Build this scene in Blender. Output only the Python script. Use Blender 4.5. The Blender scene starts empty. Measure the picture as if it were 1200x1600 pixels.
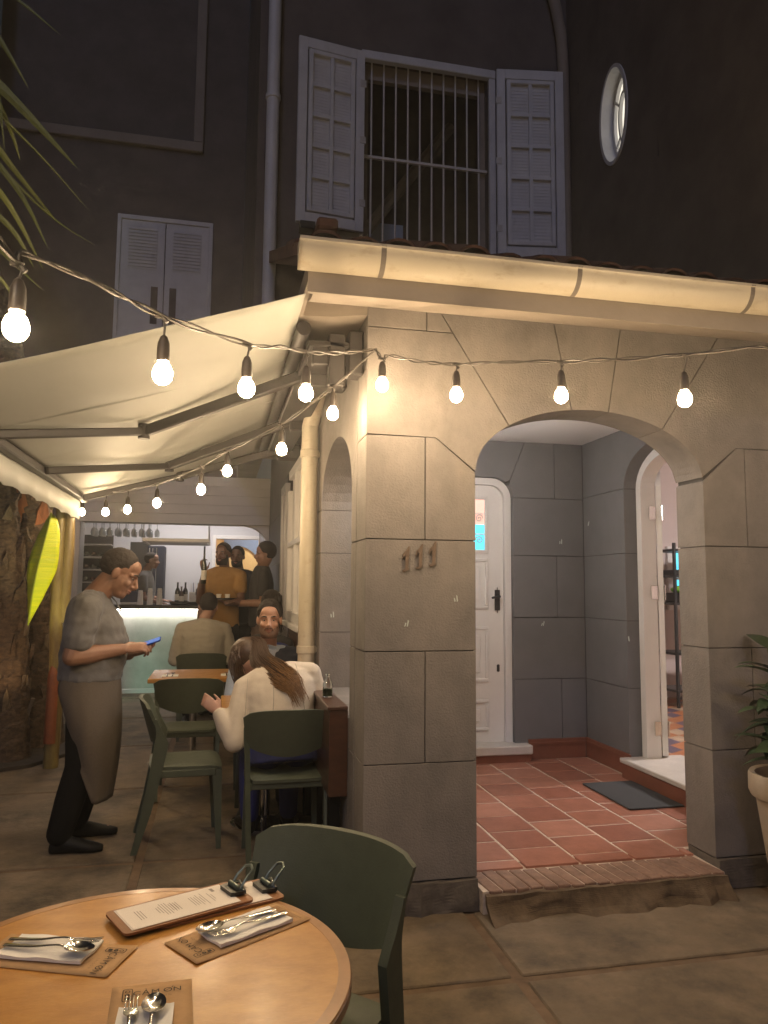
import bpy, bmesh, math, random
from mathutils import Vector, Matrix, noise
random.seed(7)
R = math.radians
S = bpy.context.scene
C = S.collection
# ---------------------------------------------------------------- camera
F, CX, CY = 1175.0, 600.0, 800.0
YAW, PITCH, ROLL = R(12.4), R(5.75), R(0.45)
EYE = Vector((0, 0, 1.48))
fw = Vector((math.sin(YAW)*math.cos(PITCH), math.cos(YAW)*math.cos(PITCH), math.sin(PITCH)))
rt = Vector((math.cos(YAW), -math.sin(YAW), 0)); up0 = rt.cross(fw)
r2 = rt*math.cos(ROLL)+up0*math.sin(ROLL); u2 = up0*math.cos(ROLL)-rt*math.sin(ROLL)
cd = bpy.data.cameras.new('camera'); cam = bpy.data.objects.new('camera', cd); C.objects.link(cam)
m = Matrix((r2, u2, -fw)).transposed().to_4x4(); m.translation = EYE
cam.matrix_world = m
cd.sensor_fit = 'VERTICAL'; cd.sensor_height = 36; cd.lens = F/1600*36; cd.clip_start = .02; cd.clip_end = 300
S.camera = cam
# ---------------------------------------------------------------- night sky, faint moon-coloured sun, exposure
W = bpy.data.worlds.new('World'); S.world = W; W.use_nodes = True
wn = W.node_tree; bg = wn.nodes['Background']
sky = wn.nodes.new('ShaderNodeTexSky'); sky.sky_type = 'NISHITA'; sky.sun_disc = False
SUN_EL, SUN_AZ = R(32), R(200)
sky.sun_elevation = SUN_EL; sky.sun_rotation = SUN_AZ
glow = wn.nodes.new('ShaderNodeMix'); glow.data_type = 'RGBA'; glow.blend_type = 'MULTIPLY'; glow.inputs[0].default_value = 1
glow.inputs[7].default_value = (1, .74, .52, 1)   # city glow on the night sky
wn.links.new(sky.outputs[0], glow.inputs[6]); wn.links.new(glow.outputs[2], bg.inputs[0]); bg.inputs[1].default_value = 0.0065
sl = bpy.data.lights.new('moon', 'SUN'); sl.energy = .17; sl.angle = R(6); sl.color = (.42, .54, 1)
so = bpy.data.objects.new('moon', sl); C.objects.link(so); so.rotation_euler = (R(58), 0, R(-22)); so.location = (0, -5, 12)
S.view_settings.view_transform = 'Standard'; S.view_settings.look = 'None'
S.view_settings.exposure = 0.72; S.view_settings.gamma = 1; S.view_settings.use_curve_mapping = False
S.render.engine = 'CYCLES'
cy = S.cycles; cy.use_denoising = True; cy.sample_clamp_indirect = 4; cy.sample_clamp_direct = 0
cy.use_adaptive_sampling = True; cy.adaptive_threshold = .025; cy.volume_bounces = 0; cy.max_bounces = 6; cy.transparent_max_bounces = 12; cy.caustics_reflective = False; cy.caustics_refractive = False
try: cy.use_light_tree = True
except Exception: pass

def ray(x, y): return fw + r2*((x-CX)/F) - u2*((y-CY)/F)
def atX(x, y, v): r = ray(x, y); return EYE + r*((v-EYE.x)/r.x)
def atY(x, y, v): r = ray(x, y); return EYE + r*((v-EYE.y)/r.y)
def atZ(x, y, v): r = ray(x, y); return EYE + r*((v-EYE.z)/r.z)

# ---------------------------------------------------------------- materials
MATS = {}
def mat(name, col, rough=.6, metal=0, noise_s=0, noise_a=.0, bump=0, bump_s=60, col2=None, spec=.5, trans=0, emit=None, estr=0,
        alpha=1, sheen=0, stretch=None, detail=6, thr=None, coat=0, sss=0, coat_rough=.15):
    M = bpy.data.materials.new(name); M.use_nodes = True; n = M.node_tree; b = n.nodes['Principled BSDF']
    b.inputs['Base Color'].default_value = (*col, 1); b.inputs['Roughness'].default_value = rough
    b.inputs['Metallic'].default_value = metal; b.inputs['Specular IOR Level'].default_value = spec
    b.inputs['Transmission Weight'].default_value = trans; b.inputs['Alpha'].default_value = alpha
    b.inputs['Coat Weight'].default_value = coat; b.inputs['Coat Roughness'].default_value = coat_rough
    b.inputs['Sheen Weight'].default_value = sheen
    if sss: b.inputs['Subsurface Weight'].default_value = sss; b.inputs['Subsurface Radius'].default_value = (.012, .005, .003)
    if emit: b.inputs['Emission Color'].default_value = (*emit, 1); b.inputs['Emission Strength'].default_value = estr
    tc = n.nodes.new('ShaderNodeTexCoord'); mp = n.nodes.new('ShaderNodeMapping'); n.links.new(tc.outputs['Object'], mp.inputs[0])
    if stretch: mp.inputs['Scale'].default_value = stretch
    if noise_s:
        t = n.nodes.new('ShaderNodeTexNoise'); t.inputs['Scale'].default_value = noise_s; t.inputs['Detail'].default_value = detail
        t.inputs['Roughness'].default_value = .65; n.links.new(mp.outputs[0], t.inputs[0])
        r = n.nodes.new('ShaderNodeValToRGB')
        c2 = col2 or tuple(max(0, c*(1-noise_a)) for c in col)
        r.color_ramp.elements[0].color = (*c2, 1); r.color_ramp.elements[1].color = (*col, 1)
        lo, hi = thr or (.32, .68); r.color_ramp.elements[0].position = lo; r.color_ramp.elements[1].position = hi
        n.links.new(t.outputs[0], r.inputs[0]); n.links.new(r.outputs[0], b.inputs['Base Color'])
        rr = n.nodes.new('ShaderNodeMapRange'); rr.inputs['To Min'].default_value = min(1, rough+.08); rr.inputs['To Max'].default_value = max(.02, rough-.08)
        n.links.new(t.outputs[0], rr.inputs[0])
        if not metal: n.links.new(rr.outputs[0], b.inputs['Roughness'])
    if bump:
        t2 = n.nodes.new('ShaderNodeTexNoise'); t2.inputs['Scale'].default_value = bump_s; t2.inputs['Detail'].default_value = 5
        n.links.new(mp.outputs[0], t2.inputs[0]); bp = n.nodes.new('ShaderNodeBump'); bp.inputs['Strength'].default_value = bump
        bp.inputs['Distance'].default_value = .006; n.links.new(t2.outputs[0], bp.inputs['Height']); n.links.new(bp.outputs[0], b.inputs['Normal'])
    M.diffuse_color = (*col, 1); MATS[name] = M
    return M
def second_layer(M, col, scale, lo, hi, stretch=(1, 1, 1), detail=8, amt=1):
    """stains or wear of their own shape over a material's colour"""
    n = M.node_tree; b = n.nodes['Principled BSDF']; inp = b.inputs['Base Color']
    src = inp.links[0].from_socket if inp.links else None
    tc = n.nodes.new('ShaderNodeTexCoord'); mp = n.nodes.new('ShaderNodeMapping'); mp.inputs['Scale'].default_value = stretch
    mp.inputs['Location'].default_value = (3.1, 7.7, 1.3)
    n.links.new(tc.outputs['Object'], mp.inputs[0])
    t = n.nodes.new('ShaderNodeTexNoise'); t.inputs['Scale'].default_value = scale; t.inputs['Detail'].default_value = detail
    t.inputs['Roughness'].default_value = .7; n.links.new(mp.outputs[0], t.inputs[0])
    mr = n.nodes.new('ShaderNodeMapRange'); mr.inputs['From Min'].default_value = lo; mr.inputs['From Max'].default_value = hi
    mr.inputs['To Max'].default_value = amt; n.links.new(t.outputs[0], mr.inputs[0])
    mx = n.nodes.new('ShaderNodeMix'); mx.data_type = 'RGBA'; n.links.new(mr.outputs[0], mx.inputs[0])
    if src: n.links.new(src, mx.inputs[6])
    else: mx.inputs[6].default_value = inp.default_value
    mx.inputs[7].default_value = (*col, 1); n.links.new(mx.outputs[2], inp)

M = MATS
mat('wall_paint', (.205, .185, .17), .78, noise_s=5.5, noise_a=.26, bump=.6, bump_s=110, detail=10)
second_layer(MATS['wall_paint'], (.265, .232, .205), 1.7, .46, .70, (1, 1, .4), amt=.75)
second_layer(MATS['wall_paint'], (.115, .098, .082), 6, .58, .78, (1, 1, .5), amt=.6)
mat('porch_paint', (.155, .152, .156), .7, noise_s=3.5, noise_a=.14, bump=.25, bump_s=120)
mat('joint', (.055, .05, .047), .9)
mat('upper_paint', (.14, .116, .105), .85, noise_s=2.6, noise_a=.32, bump=.3, bump_s=90)
mat('soffit', (.29, .245, .20), .75, noise_s=2.5, noise_a=.16, bump=.15, bump_s=60)
mat('gutter', (.62, .55, .42), .42, noise_s=4, noise_a=.08)
second_layer(MATS['gutter'], (.36, .26, .13), 9, .55, .8, (1, 2, 2), amt=.75)
mat('gutter_band', (.2, .17, .14), .6)
mat('white_paint', (.76, .74, .72), .38, noise_s=6, noise_a=.05)
mat('shutter_paint', (.62, .62, .63), .5, noise_s=5, noise_a=.14, bump=.1)
second_layer(MATS['shutter_paint'], (.40, .39, .38), 12, .58, .78, (1, 1, .4), amt=.6)
mat('ceiling_paint', (.82, .80, .78), .8)
mat('roof_clay', (.17, .075, .045), .85, noise_s=12, noise_a=.5, bump=.4)
mat('dark_void', (.02, .018, .018), .9)
mat('iron', (.55, .53, .5), .45, noise_s=14, noise_a=.2)
mat('floor_tile', (.36, .145, .092), .42, noise_s=9, noise_a=.25, bump=.12, bump_s=50)
mat('floor_tile_b', (.31, .118, .075), .42, noise_s=9, noise_a=.25, bump=.12, bump_s=50)
mat('floor_tile_c', (.41, .18, .12), .45, noise_s=9, noise_a=.2, bump=.12, bump_s=50)
mat('grout', (.66, .55, .45), .9, noise_s=30, noise_a=.3)
mat('edge_brick', (.30, .18, .125), .8, noise_s=14, noise_a=.45, bump=.5, bump_s=60)
mat('step_mortar', (.17, .118, .07), .95, noise_s=11, noise_a=.55, bump=1, bump_s=35)
mat('plinth', (.16, .135, .112), .95, noise_s=8, noise_a=.5, bump=1, bump_s=25)
mat('skirting', (.23, .085, .05), .4, noise_s=8, noise_a=.2)
mat('marble', (.62, .58, .53), .35, noise_s=7, noise_a=.15)
mat('mat_rubber', (.042, .043, .045), .95, bump=.6, bump_s=260)
mat('slab', (.235, .175, .112), .8, noise_s=2.6, col2=(.125, .094, .060), bump=.9, bump_s=30, detail=10)
second_layer(MATS['slab'], (.045, .037, .026), 1.9, .47, .66, amt=.8)
second_layer(MATS['slab'], (.27, .21, .14), 4.2, .56, .74, amt=.6)
mat('slab_joint', (.19, .125, .075), .9, noise_s=10, noise_a=.4, bump=.6, bump_s=50)
mat('earth', (.06, .045, .03), .95, noise_s=8, noise_a=.5, bump=1, bump_s=20)
mat('chair_green', (.075, .09, .06), .52, noise_s=22, noise_a=.14, bump=.12, bump_s=220)
mat('table_wood', (.50, .245, .05), .36, noise_s=13, col2=(.37, .165, .032), stretch=(1, 1.7, 1), coat=.2, coat_rough=.2, bump=.06, bump_s=90)
second_layer(MATS['table_wood'], (.52, .26, .085), 60, .5, .75, (1, 3, 1), amt=.6)
mat('table_edge', (.22, .10, .035), .4, noise_s=20, noise_a=.3, stretch=(1, 1, 6), coat=.3)
mat('ledge_wood', (.085, .034, .018), .4, noise_s=9, noise_a=.4, stretch=(1, .25, 3), coat=.3)
mat('chrome', (.8, .8, .8), .08, 1)
mat('steel', (.72, .70, .66), .14, 1)
mat('kraft', (.50, .31, .155), .85, noise_s=45, noise_a=.12)
mat('ink', (.045, .03, .02), .8)
mat('ink_faint', (.24, .15, .075), .85)
mat('napkin', (.80, .78, .75), .9, bump=.15, bump_s=70)
mat('menu_paper', (.78, .72, .66), .8)
mat('menu_ink', (.33, .29, .26), .8)
mat('clipboard_wood', (.30, .13, .05), .5, noise_s=10, noise_a=.3)
mat('clip_dark', (.03, .032, .03), .35, .3)
mat('clip_lever', (.22, .27, .24), .3, .7)
mat('awning_fabric', (.44, .445, .40), .6, noise_s=2.2, noise_a=.10, bump=.12, bump_s=14, stretch=(1, .35, 1))
mat('awning_metal', (.035, .031, .028), .5, .1)
mat('awning_dark', (.045, .04, .038), .5, .4)
mat('cable', (.075, .065, .055), .5)
mat('socket_plastic', (.045, .035, .028), .45)
mat('bulb_glow', (1, .8, .5), .3, emit=(1, .73, .44), estr=200)
mat('led', (1, 1, 1), .5, emit=(1, .93, .82), estr=14)
mat('lamp_warm', (1, .9, .8), .5, emit=(1, .93, .88), estr=62)
mat('lamp_room', (1, .9, .8), .5, emit=(1, .90, .86), estr=130)
mat('lamp_corridor', (1, .9, .8), .5, emit=(1, .84, .62), estr=60)
mat('lamp_bar', (1, .9, .8), .5, emit=(1, .93, .90), estr=38)
mat('spot_glass', (1, .85, .6), .5, emit=(1, .62, .3), estr=90)
mat('spot_lime', (1, .95, .5), .5, emit=(1, .95, .35), estr=120)
mat('spot_green', (.4, 1, .75), .5, emit=(.30, 1, .66), estr=26)
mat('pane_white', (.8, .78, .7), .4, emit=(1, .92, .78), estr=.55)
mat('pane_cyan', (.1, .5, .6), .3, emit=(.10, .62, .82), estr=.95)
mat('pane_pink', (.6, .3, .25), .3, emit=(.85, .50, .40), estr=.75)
mat('glass_dark', (.02, .022, .03), .06, spec=.8)
mat('glass', (.92, .95, .95), .06, trans=.72, spec=.6)
mat('bar_front', (.64, .65, .60), .55, noise_s=4, col2=(.46, .48, .43), detail=9, bump=.1, bump_s=20)
mat('bar_top', (.02, .018, .017), .25)
mat('siding', (.55, .52, .50), .6, noise_s=3, noise_a=.07)
mat('bar_wall', (.62, .61, .62), .7)
mat('door_orange', (.72, .42, .20), .6)
mat('door_cream', (.78, .62, .36), .7)
mat('door_blue', (.18, .28, .55), .7)
mat('black_plastic', (.02, .02, .021), .4)
mat('grey_metal', (.38, .36, .35), .35, .6)
mat('bottle_dark', (.018, .022, .012), .08, spec=.8)
mat('bottle_brown', (.06, .025, .012), .1, spec=.8)
mat('bottle_label', (.7, .66, .58), .7)
mat('bottle_clear', (.85, .92, .88), .03, trans=1)
mat('green_drink', (.22, .34, .12), .2, trans=.3)
mat('paper_cup', (.78, .72, .62), .8)
mat('palm_bark', (.12, .075, .042), .9, noise_s=20, noise_a=.75, bump=1, bump_s=40, stretch=(1, 1, 1.8))
mat('palm_bark_light', (.20, .145, .085), .9, noise_s=26, noise_a=.6, bump=1, bump_s=60, stretch=(1.6, 1.6, .4))
mat('palm_fibre', (.30, .11, .035), .95, noise_s=22, noise_a=.5, bump=1, bump_s=30, stretch=(1, 1, .2))
mat('leaf_lime', (.60, .62, .012), .45, noise_s=9, col2=(.40, .50, .012), stretch=(.5, .5, 9), bump=.5, bump_s=14)
MATS['leaf_lime'].node_tree.nodes['Principled BSDF'].inputs['Transmission Weight'].default_value = .0
mat('leaf_rib', (.25, .30, .02), .5)
mat('stem_yellow', (.26, .20, .06), .4, noise_s=9, col2=(.10, .06, .025), stretch=(1, 1, .3))
mat('stem_red', (.28, .08, .025), .6, noise_s=10, noise_a=.4)
mat('frond', (.10, .115, .022), .5, noise_s=10, noise_a=.2)
mat('leaf_dark', (.035, .06, .028), .38, noise_s=8, noise_a=.3, coat=.2)
mat('leaf_mid', (.06, .095, .045), .4, noise_s=8, noise_a=.3, coat=.2)
mat('pot', (.46, .38, .29), .65, noise_s=7, noise_a=.2, bump=.15)
mat('soil', (.09, .06, .04), .95, noise_s=40, noise_a=.6, bump=1, bump_s=80)
mat('skin_tan', (.30, .155, .095), .5, noise_s=25, noise_a=.12, sss=.08)
mat('skin_fair', (.45, .25, .175), .5, noise_s=25, noise_a=.1, sss=.08)
mat('skin_brown', (.16, .075, .045), .5, noise_s=25, noise_a=.12, sss=.06)
mat('hair_dark', (.020, .012, .008), .8, noise_s=120, noise_a=.6, bump=1, bump_s=190)
mat('hair_greying', (.038, .027, .02), .8, noise_s=200, col2=(.015, .010, .008), bump=.5, bump_s=200)
mat('hair_brown', (.075, .037, .018), .45, noise_s=60, noise_a=.5)
mat('hair_blonde', (.30, .16, .06), .45, noise_s=60, noise_a=.4)
mat('beard', (.17, .092, .06), .85, noise_s=120, noise_a=.5)
mat('eye_white', (.34, .30, .27), .3)
mat('eye_dark', (.02, .013, .01), .2)
mat('lips', (.30, .12, .09), .5)
mat('cloth_grey', (.15, .143, .138), .9, noise_s=90, noise_a=.12, bump=.35, bump_s=26, sheen=.1)
mat('cloth_apron', (.125, .10, .075), .95, noise_s=120, noise_a=.2, bump=.3, bump_s=20)
mat('cloth_black', (.006, .006, .0065), .9, spec=.12, bump=.3, bump_s=30)
mat('shoe_black', (.006, .006, .006), .6, spec=.25, bump=.2, bump_s=90)
mat('cloth_blazer', (.62, .54, .43), .85, noise_s=10, noise_a=.07, bump=.35, bump_s=18)
mat('cloth_blue', (.025, .035, .16), .85, bump=.3, bump_s=40)
mat('cloth_navy', (.016, .02, .035), .85, bump=.3, bump_s=30)
mat('cloth_lightblue', (.34, .40, .50), .85, bump=.3, bump_s=40)
mat('cloth_heather', (.40, .36, .29), .95, noise_s=90, noise_a=.12, bump=.35, bump_s=18)
mat('cloth_mustard', (.36, .19, .05), .9, noise_s=14, noise_a=.12, bump=.3, bump_s=20)
mat('cloth_charcoal', (.035, .033, .034), .9, bump=.3, bump_s=24)
mat('cloth_taupe', (.16, .105, .08), .9, bump=.3, bump_s=24)
mat('phone_case', (.01, .045, .28), .6, spec=.2)
mat('phone_screen', (.015, .06, .3), .6, spec=.1, emit=(.10, .32, .95), estr=.25)
mat('grille_paint', (.60, .57, .54), .5, noise_s=10, noise_a=.15)
mat('tile_orange', (.42, .17, .075), .4, noise_s=10, noise_a=.15)
mat('tile_purple', (.11, .085, .12), .4)
mat('tile_cream', (.42, .30, .20), .4)
mat('room_wall', (.62, .53, .50), .8)
mat('box_green', (.16, .45, .03), .6)
mat('numeral', (.15, .105, .075), .5, 0, noise_s=30, noise_a=.3)
mat('rim_wood', (.40, .20, .075), .36, noise_s=14, noise_a=.25, coat=.3)
mat('patch', (.50, .56, .52), .9)

# ---------------------------------------------------------------- mesh helpers
def evaluated(o):
    ts = bpy.data.scenes.new('workbench'); ts.collection.objects.link(o); vl = ts.view_layers[0]; vl.update()
    me = bpy.data.meshes.new_from_object(o.evaluated_get(vl.depsgraph)); bpy.data.objects.remove(o); bpy.data.scenes.remove(ts); return me

def V(*a): return Vector(a)
def bm_(): return bmesh.new()
def box(bm, x0, x1, y0, y1, z0, z1):
    v = [bm.verts.new(p) for p in ((x0,y0,z0),(x1,y0,z0),(x1,y1,z0),(x0,y1,z0),(x0,y0,z1),(x1,y0,z1),(x1,y1,z1),(x0,y1,z1))]
    for f in ((3,2,1,0),(4,5,6,7),(0,1,5,4),(1,2,6,5),(2,3,7,6),(3,0,4,7)): bm.faces.new([v[i] for i in f])
    return v
def bbox(bm, x0, x1, y0, y1, z0, z1, bev=.004):
    """box with chamfered edges"""
    b = bmesh.new(); box(b, x0, x1, y0, y1, z0, z1)
    bmesh.ops.bevel(b, geom=b.edges[:], offset=bev, segments=1, affect='EDGES')
    merge(bm, b)
def merge(bm, b, mtx=None):
    if mtx: b.transform(mtx)
    t = bpy.data.meshes.new('t'); b.to_mesh(t); bm.from_mesh(t); bpy.data.meshes.remove(t); b.free()
def prism(bm, poly, a0, a1, ax='y'):
    """extrude a 2-D polygon along an axis. ax y: (x,z); ax x: (y,z); ax z: (x,y)"""
    def p(q, a): return (q[0], a, q[1]) if ax == 'y' else ((a, q[0], q[1]) if ax == 'x' else (q[0], q[1], a))
    A = [bm.verts.new(p(q, a0)) for q in poly]; B = [bm.verts.new(p(q, a1)) for q in poly]
    n = len(poly); fs = [bm.faces.new(A), bm.faces.new(B[::-1])]
    for i in range(n): fs.append(bm.faces.new((A[i], B[i], B[(i+1) % n], A[(i+1) % n])))
    return fs
def frames(pts):
    T = []
    n = len(pts)
    for i in range(n):
        d = (pts[min(i+1, n-1)]-pts[max(i-1, 0)])
        T.append(d.normalized() if d.length > 1e-9 else V(0, 0, 1))
    u = T[0].orthogonal().normalized(); out = []
    for t in T:
        u = (u-t*u.dot(t)); u = u.normalized() if u.length > 1e-6 else t.orthogonal().normalized()
        out.append((u, t.cross(u)))
    return out
def tube(bm, pts, rad, n=8, ref=None, cap=True, rnd=False):
    """swept tube; rad number, list of numbers or of (a, b); ref = direction of the 'a' radius; rnd = rounded ends"""
    pts = [Vector(p) for p in pts]
    rr = rad if isinstance(rad, (list, tuple)) else [rad]*len(pts)
    rr = [(r, r) if not isinstance(r, (list, tuple)) else r for r in rr]
    if rnd:
        d0 = (pts[0]-pts[1]).normalized(); d1 = (pts[-1]-pts[-2]).normalized()
        a, b = sum(rr[0])/2, sum(rr[-1])/2
        pre = [(pts[0]+d0*a*k, (rr[0][0]*s, rr[0][1]*s)) for k, s in ((.92, .38), (.7, .71), (.38, .92))]
        post = [(pts[-1]+d1*b*k, (rr[-1][0]*s, rr[-1][1]*s)) for k, s in ((.38, .92), (.7, .71), (.92, .38))]
        pts = [p for p, _ in pre]+pts+[p for p, _ in post]; rr = [r for _, r in pre]+rr+[r for _, r in post]
    fr = frames(pts); rings = []
    for p, (a, b), (u, v) in zip(pts, rr, fr):
        if ref is not None:
            t = u.cross(v); u = Vector(ref)-t*t.dot(Vector(ref)); u.normalize(); v = t.cross(u)
        rings.append([bm.verts.new(p+u*a*math.cos(2*math.pi*k/n)+v*b*math.sin(2*math.pi*k/n)) for k in range(n)])
    for A, B in zip(rings, rings[1:]):
        for k in range(n): bm.faces.new((A[k], A[(k+1) % n], B[(k+1) % n], B[k]))
    if cap: bm.faces.new(rings[0][::-1]); bm.faces.new(rings[-1])
def lathe(bm, prof, n=20, c=(0, 0, 0), closed=False):
    rings = []
    for r, z in prof:
        rings.append([bm.verts.new((c[0]+r*math.cos(2*math.pi*k/n), c[1]+r*math.sin(2*math.pi*k/n), c[2]+z)) for k in range(n)])
    for A, B in zip(rings, rings[1:]):
        for k in range(n): bm.faces.new((A[k], A[(k+1) % n], B[(k+1) % n], B[k]))
    if not closed: bm.faces.new(rings[0][::-1]); bm.faces.new(rings[-1])
def loft(bm, rings, n=16):
    """rings: (centre, u*a, v*b)"""
    rs = [[bm.verts.new(Vector(c)+u*math.cos(2*math.pi*k/n)+v*math.sin(2*math.pi*k/n)) for k in range(n)] for c, u, v in rings]
    for A, B in zip(rs, rs[1:]):
        for k in range(n): bm.faces.new((A[k], A[(k+1) % n], B[(k+1) % n], B[k]))
    bm.faces.new(rs[0][::-1]); bm.faces.new(rs[-1])
def ell(bm, c, r, mtx=None, n=16, m_=10):
    b = bmesh.new(); bmesh.ops.create_uvsphere(b, u_segments=n, v_segments=m_, radius=1)
    for v in b.verts: v.co = Vector((v.co.x*r[0], v.co.y*r[1], v.co.z*r[2]))+Vector(c)
    merge(bm, b, mtx)
def spl(pts, k=6):
    """Catmull-Rom through the points"""
    P = [Vector(p) for p in pts]; P = [P[0]*2-P[1]]+P+[P[-1]*2-P[-2]]; out = []
    for i in range(1, len(P)-2):
        for j in range(k):
            t = j/k; a, b, c, d = P[i-1:i+3]
            out.append(.5*((2*b)+(c-a)*t+(2*a-5*b+4*c-d)*t*t+(3*b-a-3*c+d)*t**3))
    return out+[P[-2]]
def lin(vals, k=6):
    out = []
    for a, b in zip(vals, vals[1:]): out += [a+(b-a)*j/k for j in range(k)]
    return out+[vals[-1]]
def finish(bm, smooth=False):
    bmesh.ops.recalc_face_normals(bm, faces=bm.faces[:])
    if smooth:
        for f in bm.faces: f.smooth = True
    me = bpy.data.meshes.new('m'); bm.to_mesh(me); bm.free(); return me
def autosmooth(me, ang=40):
    for p in me.polygons: p.use_smooth = True
    try: me.set_sharp_from_angle(angle=R(ang))
    except Exception: pass
def obj(name, bm, material, parent=None, smooth=None, me=None):
    """one mesh object; coordinates are local to the parent when there is one"""
    me = me or finish(bm)
    if smooth: autosmooth(me, smooth)
    o = bpy.data.objects.new(name, me); me.name = name
    if material and not me.materials: me.materials.append(MATS[material] if isinstance(material, str) else material)
    C.objects.link(o); o.parent = parent
    return o
BASE = {}
def thing(name, label, cat, loc=(0, 0, 0), rz=0, group=None):
    o = bpy.data.objects.new(name, None); C.objects.link(o); o.location = loc; o.rotation_euler = (0, 0, rz)
    o.empty_display_size = .1
    o['label'] = label; o['category'] = cat
    if group: o['group'] = group
    BASE[o.name] = Matrix.Translation(loc) @ Matrix.Rotation(rz, 4, 'Z')
    return o
def wobj(name, bm, material, parent, smooth=None, me=None):
    """a part whose coordinates are given in the world"""
    o = obj(name, bm, material, None, smooth, me)
    root = parent
    while root.parent: root = root.parent
    o.data.transform(BASE[root.name].inverted())
    o.parent = parent
    return o
def one(name, bm, material, label, cat, group=None, smooth=None, me=None):
    """a thing that is one mesh, given in world coordinates; its origin goes to its base"""
    me = me or finish(bm)
    xs = [v.co for v in me.vertices]
    c = Vector(((min(v.x for v in xs)+max(v.x for v in xs))/2, (min(v.y for v in xs)+max(v.y for v in xs))/2, min(v.z for v in xs)))
    me.transform(Matrix.Translation(-c))
    o = obj(name, None, material, None, smooth, me); o.location = c
    o['label'] = label; o['category'] = cat
    if group: o['group'] = group
    return o
def struct(name, bm, material, smooth=None):
    o = obj(name, bm, material, None, smooth); o['kind'] = 'structure'; BASE[o.name] = Matrix.Identity(4); return o
def copy_tree(o, parent=None):
    c = o.copy(); C.objects.link(c); c.parent = parent
    for ch in list(o.children): copy_tree(ch, c)
    return c
def sub(o, name, bm, material, smooth=None): return obj(name, bm, material, o, smooth)
def inset(poly, d):
    """shift every edge of a counter-clockwise polygon inwards by d"""
    n = len(poly); out = []
    area = sum(poly[i][0]*poly[(i+1) % n][1]-poly[(i+1) % n][0]*poly[i][1] for i in range(n))
    s = 1 if area > 0 else -1
    for i in range(n):
        p0, p, p1 = Vector(poly[i-1]), Vector(poly[i]), Vector(poly[(i+1) % n])
        a = (p-p0).normalized(); b = (p1-p).normalized()
        na, nb = Vector((-a.y, a.x))*s, Vector((-b.y, b.x))*s
        h = (na+nb); k = h.length
        if k < 1e-6: out.append(tuple(p+na*d)); continue
        h /= k; out.append(tuple(p+h*(d/max(.35, h.dot(na)))))
    return out
# ================================================================= ground
g = bm_(); box(g, -40, 40, -40, 60, -.3, -.008)
ground = struct('pavement', g, 'slab_joint')
def slab(x0, x1, y0, y1, m='slab'):
    b = bm_(); bbox(b, x0+.022, x1-.022, y0+.022, y1-.022, -.05, random.uniform(-.001, .002), .006)
    o = wobj('paving_slab', b, m, ground); return o
XL = [-5.0, -3.45, -1.92, -.37, 1.17, 2.72, 4.2]; YL = [-1.8, -.25, 1.3, 2.85, 4.4, 5.95, 7.5, 9.05, 10.6, 12.2]
for i in range(len(XL)-1):
    for j in range(len(YL)-1):
        if XL[i] > 1.1 and YL[j] > 2.9: continue
        x1 = XL[i+1]; y1 = YL[j+1]
        if XL[i] > 0 and y1 > 3.6: y1 = 3.45
        if XL[i] > -.5 and YL[j] > 3: x1 = .66
        if y1-YL[j] > .2: slab(XL[i], x1, YL[j], y1)
slab(1.17, 2.72, 2.85, 3.47); slab(2.72, 4.2, 2.85, 3.47)
# bed of earth under the palms
b = bm_(); prism(b, [(-6, 6.3), (-2.0, 6.45), (-1.45, 6.75), (-1.2, 7.2), (-1.2, 8.6), (-6, 9)], .002, .03, 'z')
o = struct('soil_bed', b, 'earth')

# ================================================================= house
house = thing('house', 'two-storey grey painted house with arched porch and white window shutters', 'house', (1.9, 4.6, 0))
YF, YB, XC, JL, JR, XR, XRI, TH = 3.48, 3.72, .675, 1.225, 2.485, 3.6, 3.02, .24
FLZ = .11; ZW = 2.90
AC, AA, AB_, AS = (JL+JR)/2, (JR-JL)/2, .345, 2.05
def arch(x, grow=0):
    t = max(-1, min(1, (x-AC)/(AA+grow))); return AS+(AB_+grow)*math.sqrt(max(0, 1-t*t))
def arc_pts(x0, x1, n=10, grow=0):
    t0 = math.acos(max(-1, min(1, (x0-AC)/AA))); t1 = math.acos(max(-1, min(1, (x1-AC)/AA)))
    return [(AC+(AA+grow)*math.cos(t0+(t1-t0)*k/n), AS+(AB_+grow)*math.sin(t0+(t1-t0)*k/n)) for k in range(n+1)]
# core of the front wall, seen only as the dark bottom of the joints
core = bm_(); e = .011
box(core, XC+e, JL-e, YF+e, YB-e, 0, AS); box(core, JR+e, XR, YF+e, YB-e, 0, AS)
pts = arc_pts(JL, JR, 28, e)
box(core, XC+e, pts[0][0], YF+e, YB-e, AS, ZW); box(core, pts[-1][0], XR, YF+e, YB-e, AS, ZW)
for (xa, za), (xb, zb) in zip(pts, pts[1:]): prism(core, [(xa, za), (xb, zb), (xb, ZW), (xa, ZW)], YF+e, YB-e)
pw = wobj('front_wall', core, 'joint', house)
def block(poly, parent=pw, y0=YF, y1=YB, ax='y', m='wall_paint', g=.0024):
    b = bm_(); prism(b, inset(poly, g), y0, y1, ax)
    bmesh.ops.bevel(b, geom=[ed for ed in b.edges if abs((ed.verts[0].co-ed.verts[1].co)[1 if ax == 'y' else 0]) < 1e-5], offset=.0018, segments=1, affect='EDGES')
    return wobj('wall_block', b, m, parent)
Z0, Z1, Z2, Z3, Z4 = .14, .667, 1.182, 1.71, 2.212
Z5 = 2.745
def rect(a, b_, c, d): return [(a, c), (b_, c), (b_, d), (a, d)]
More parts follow.
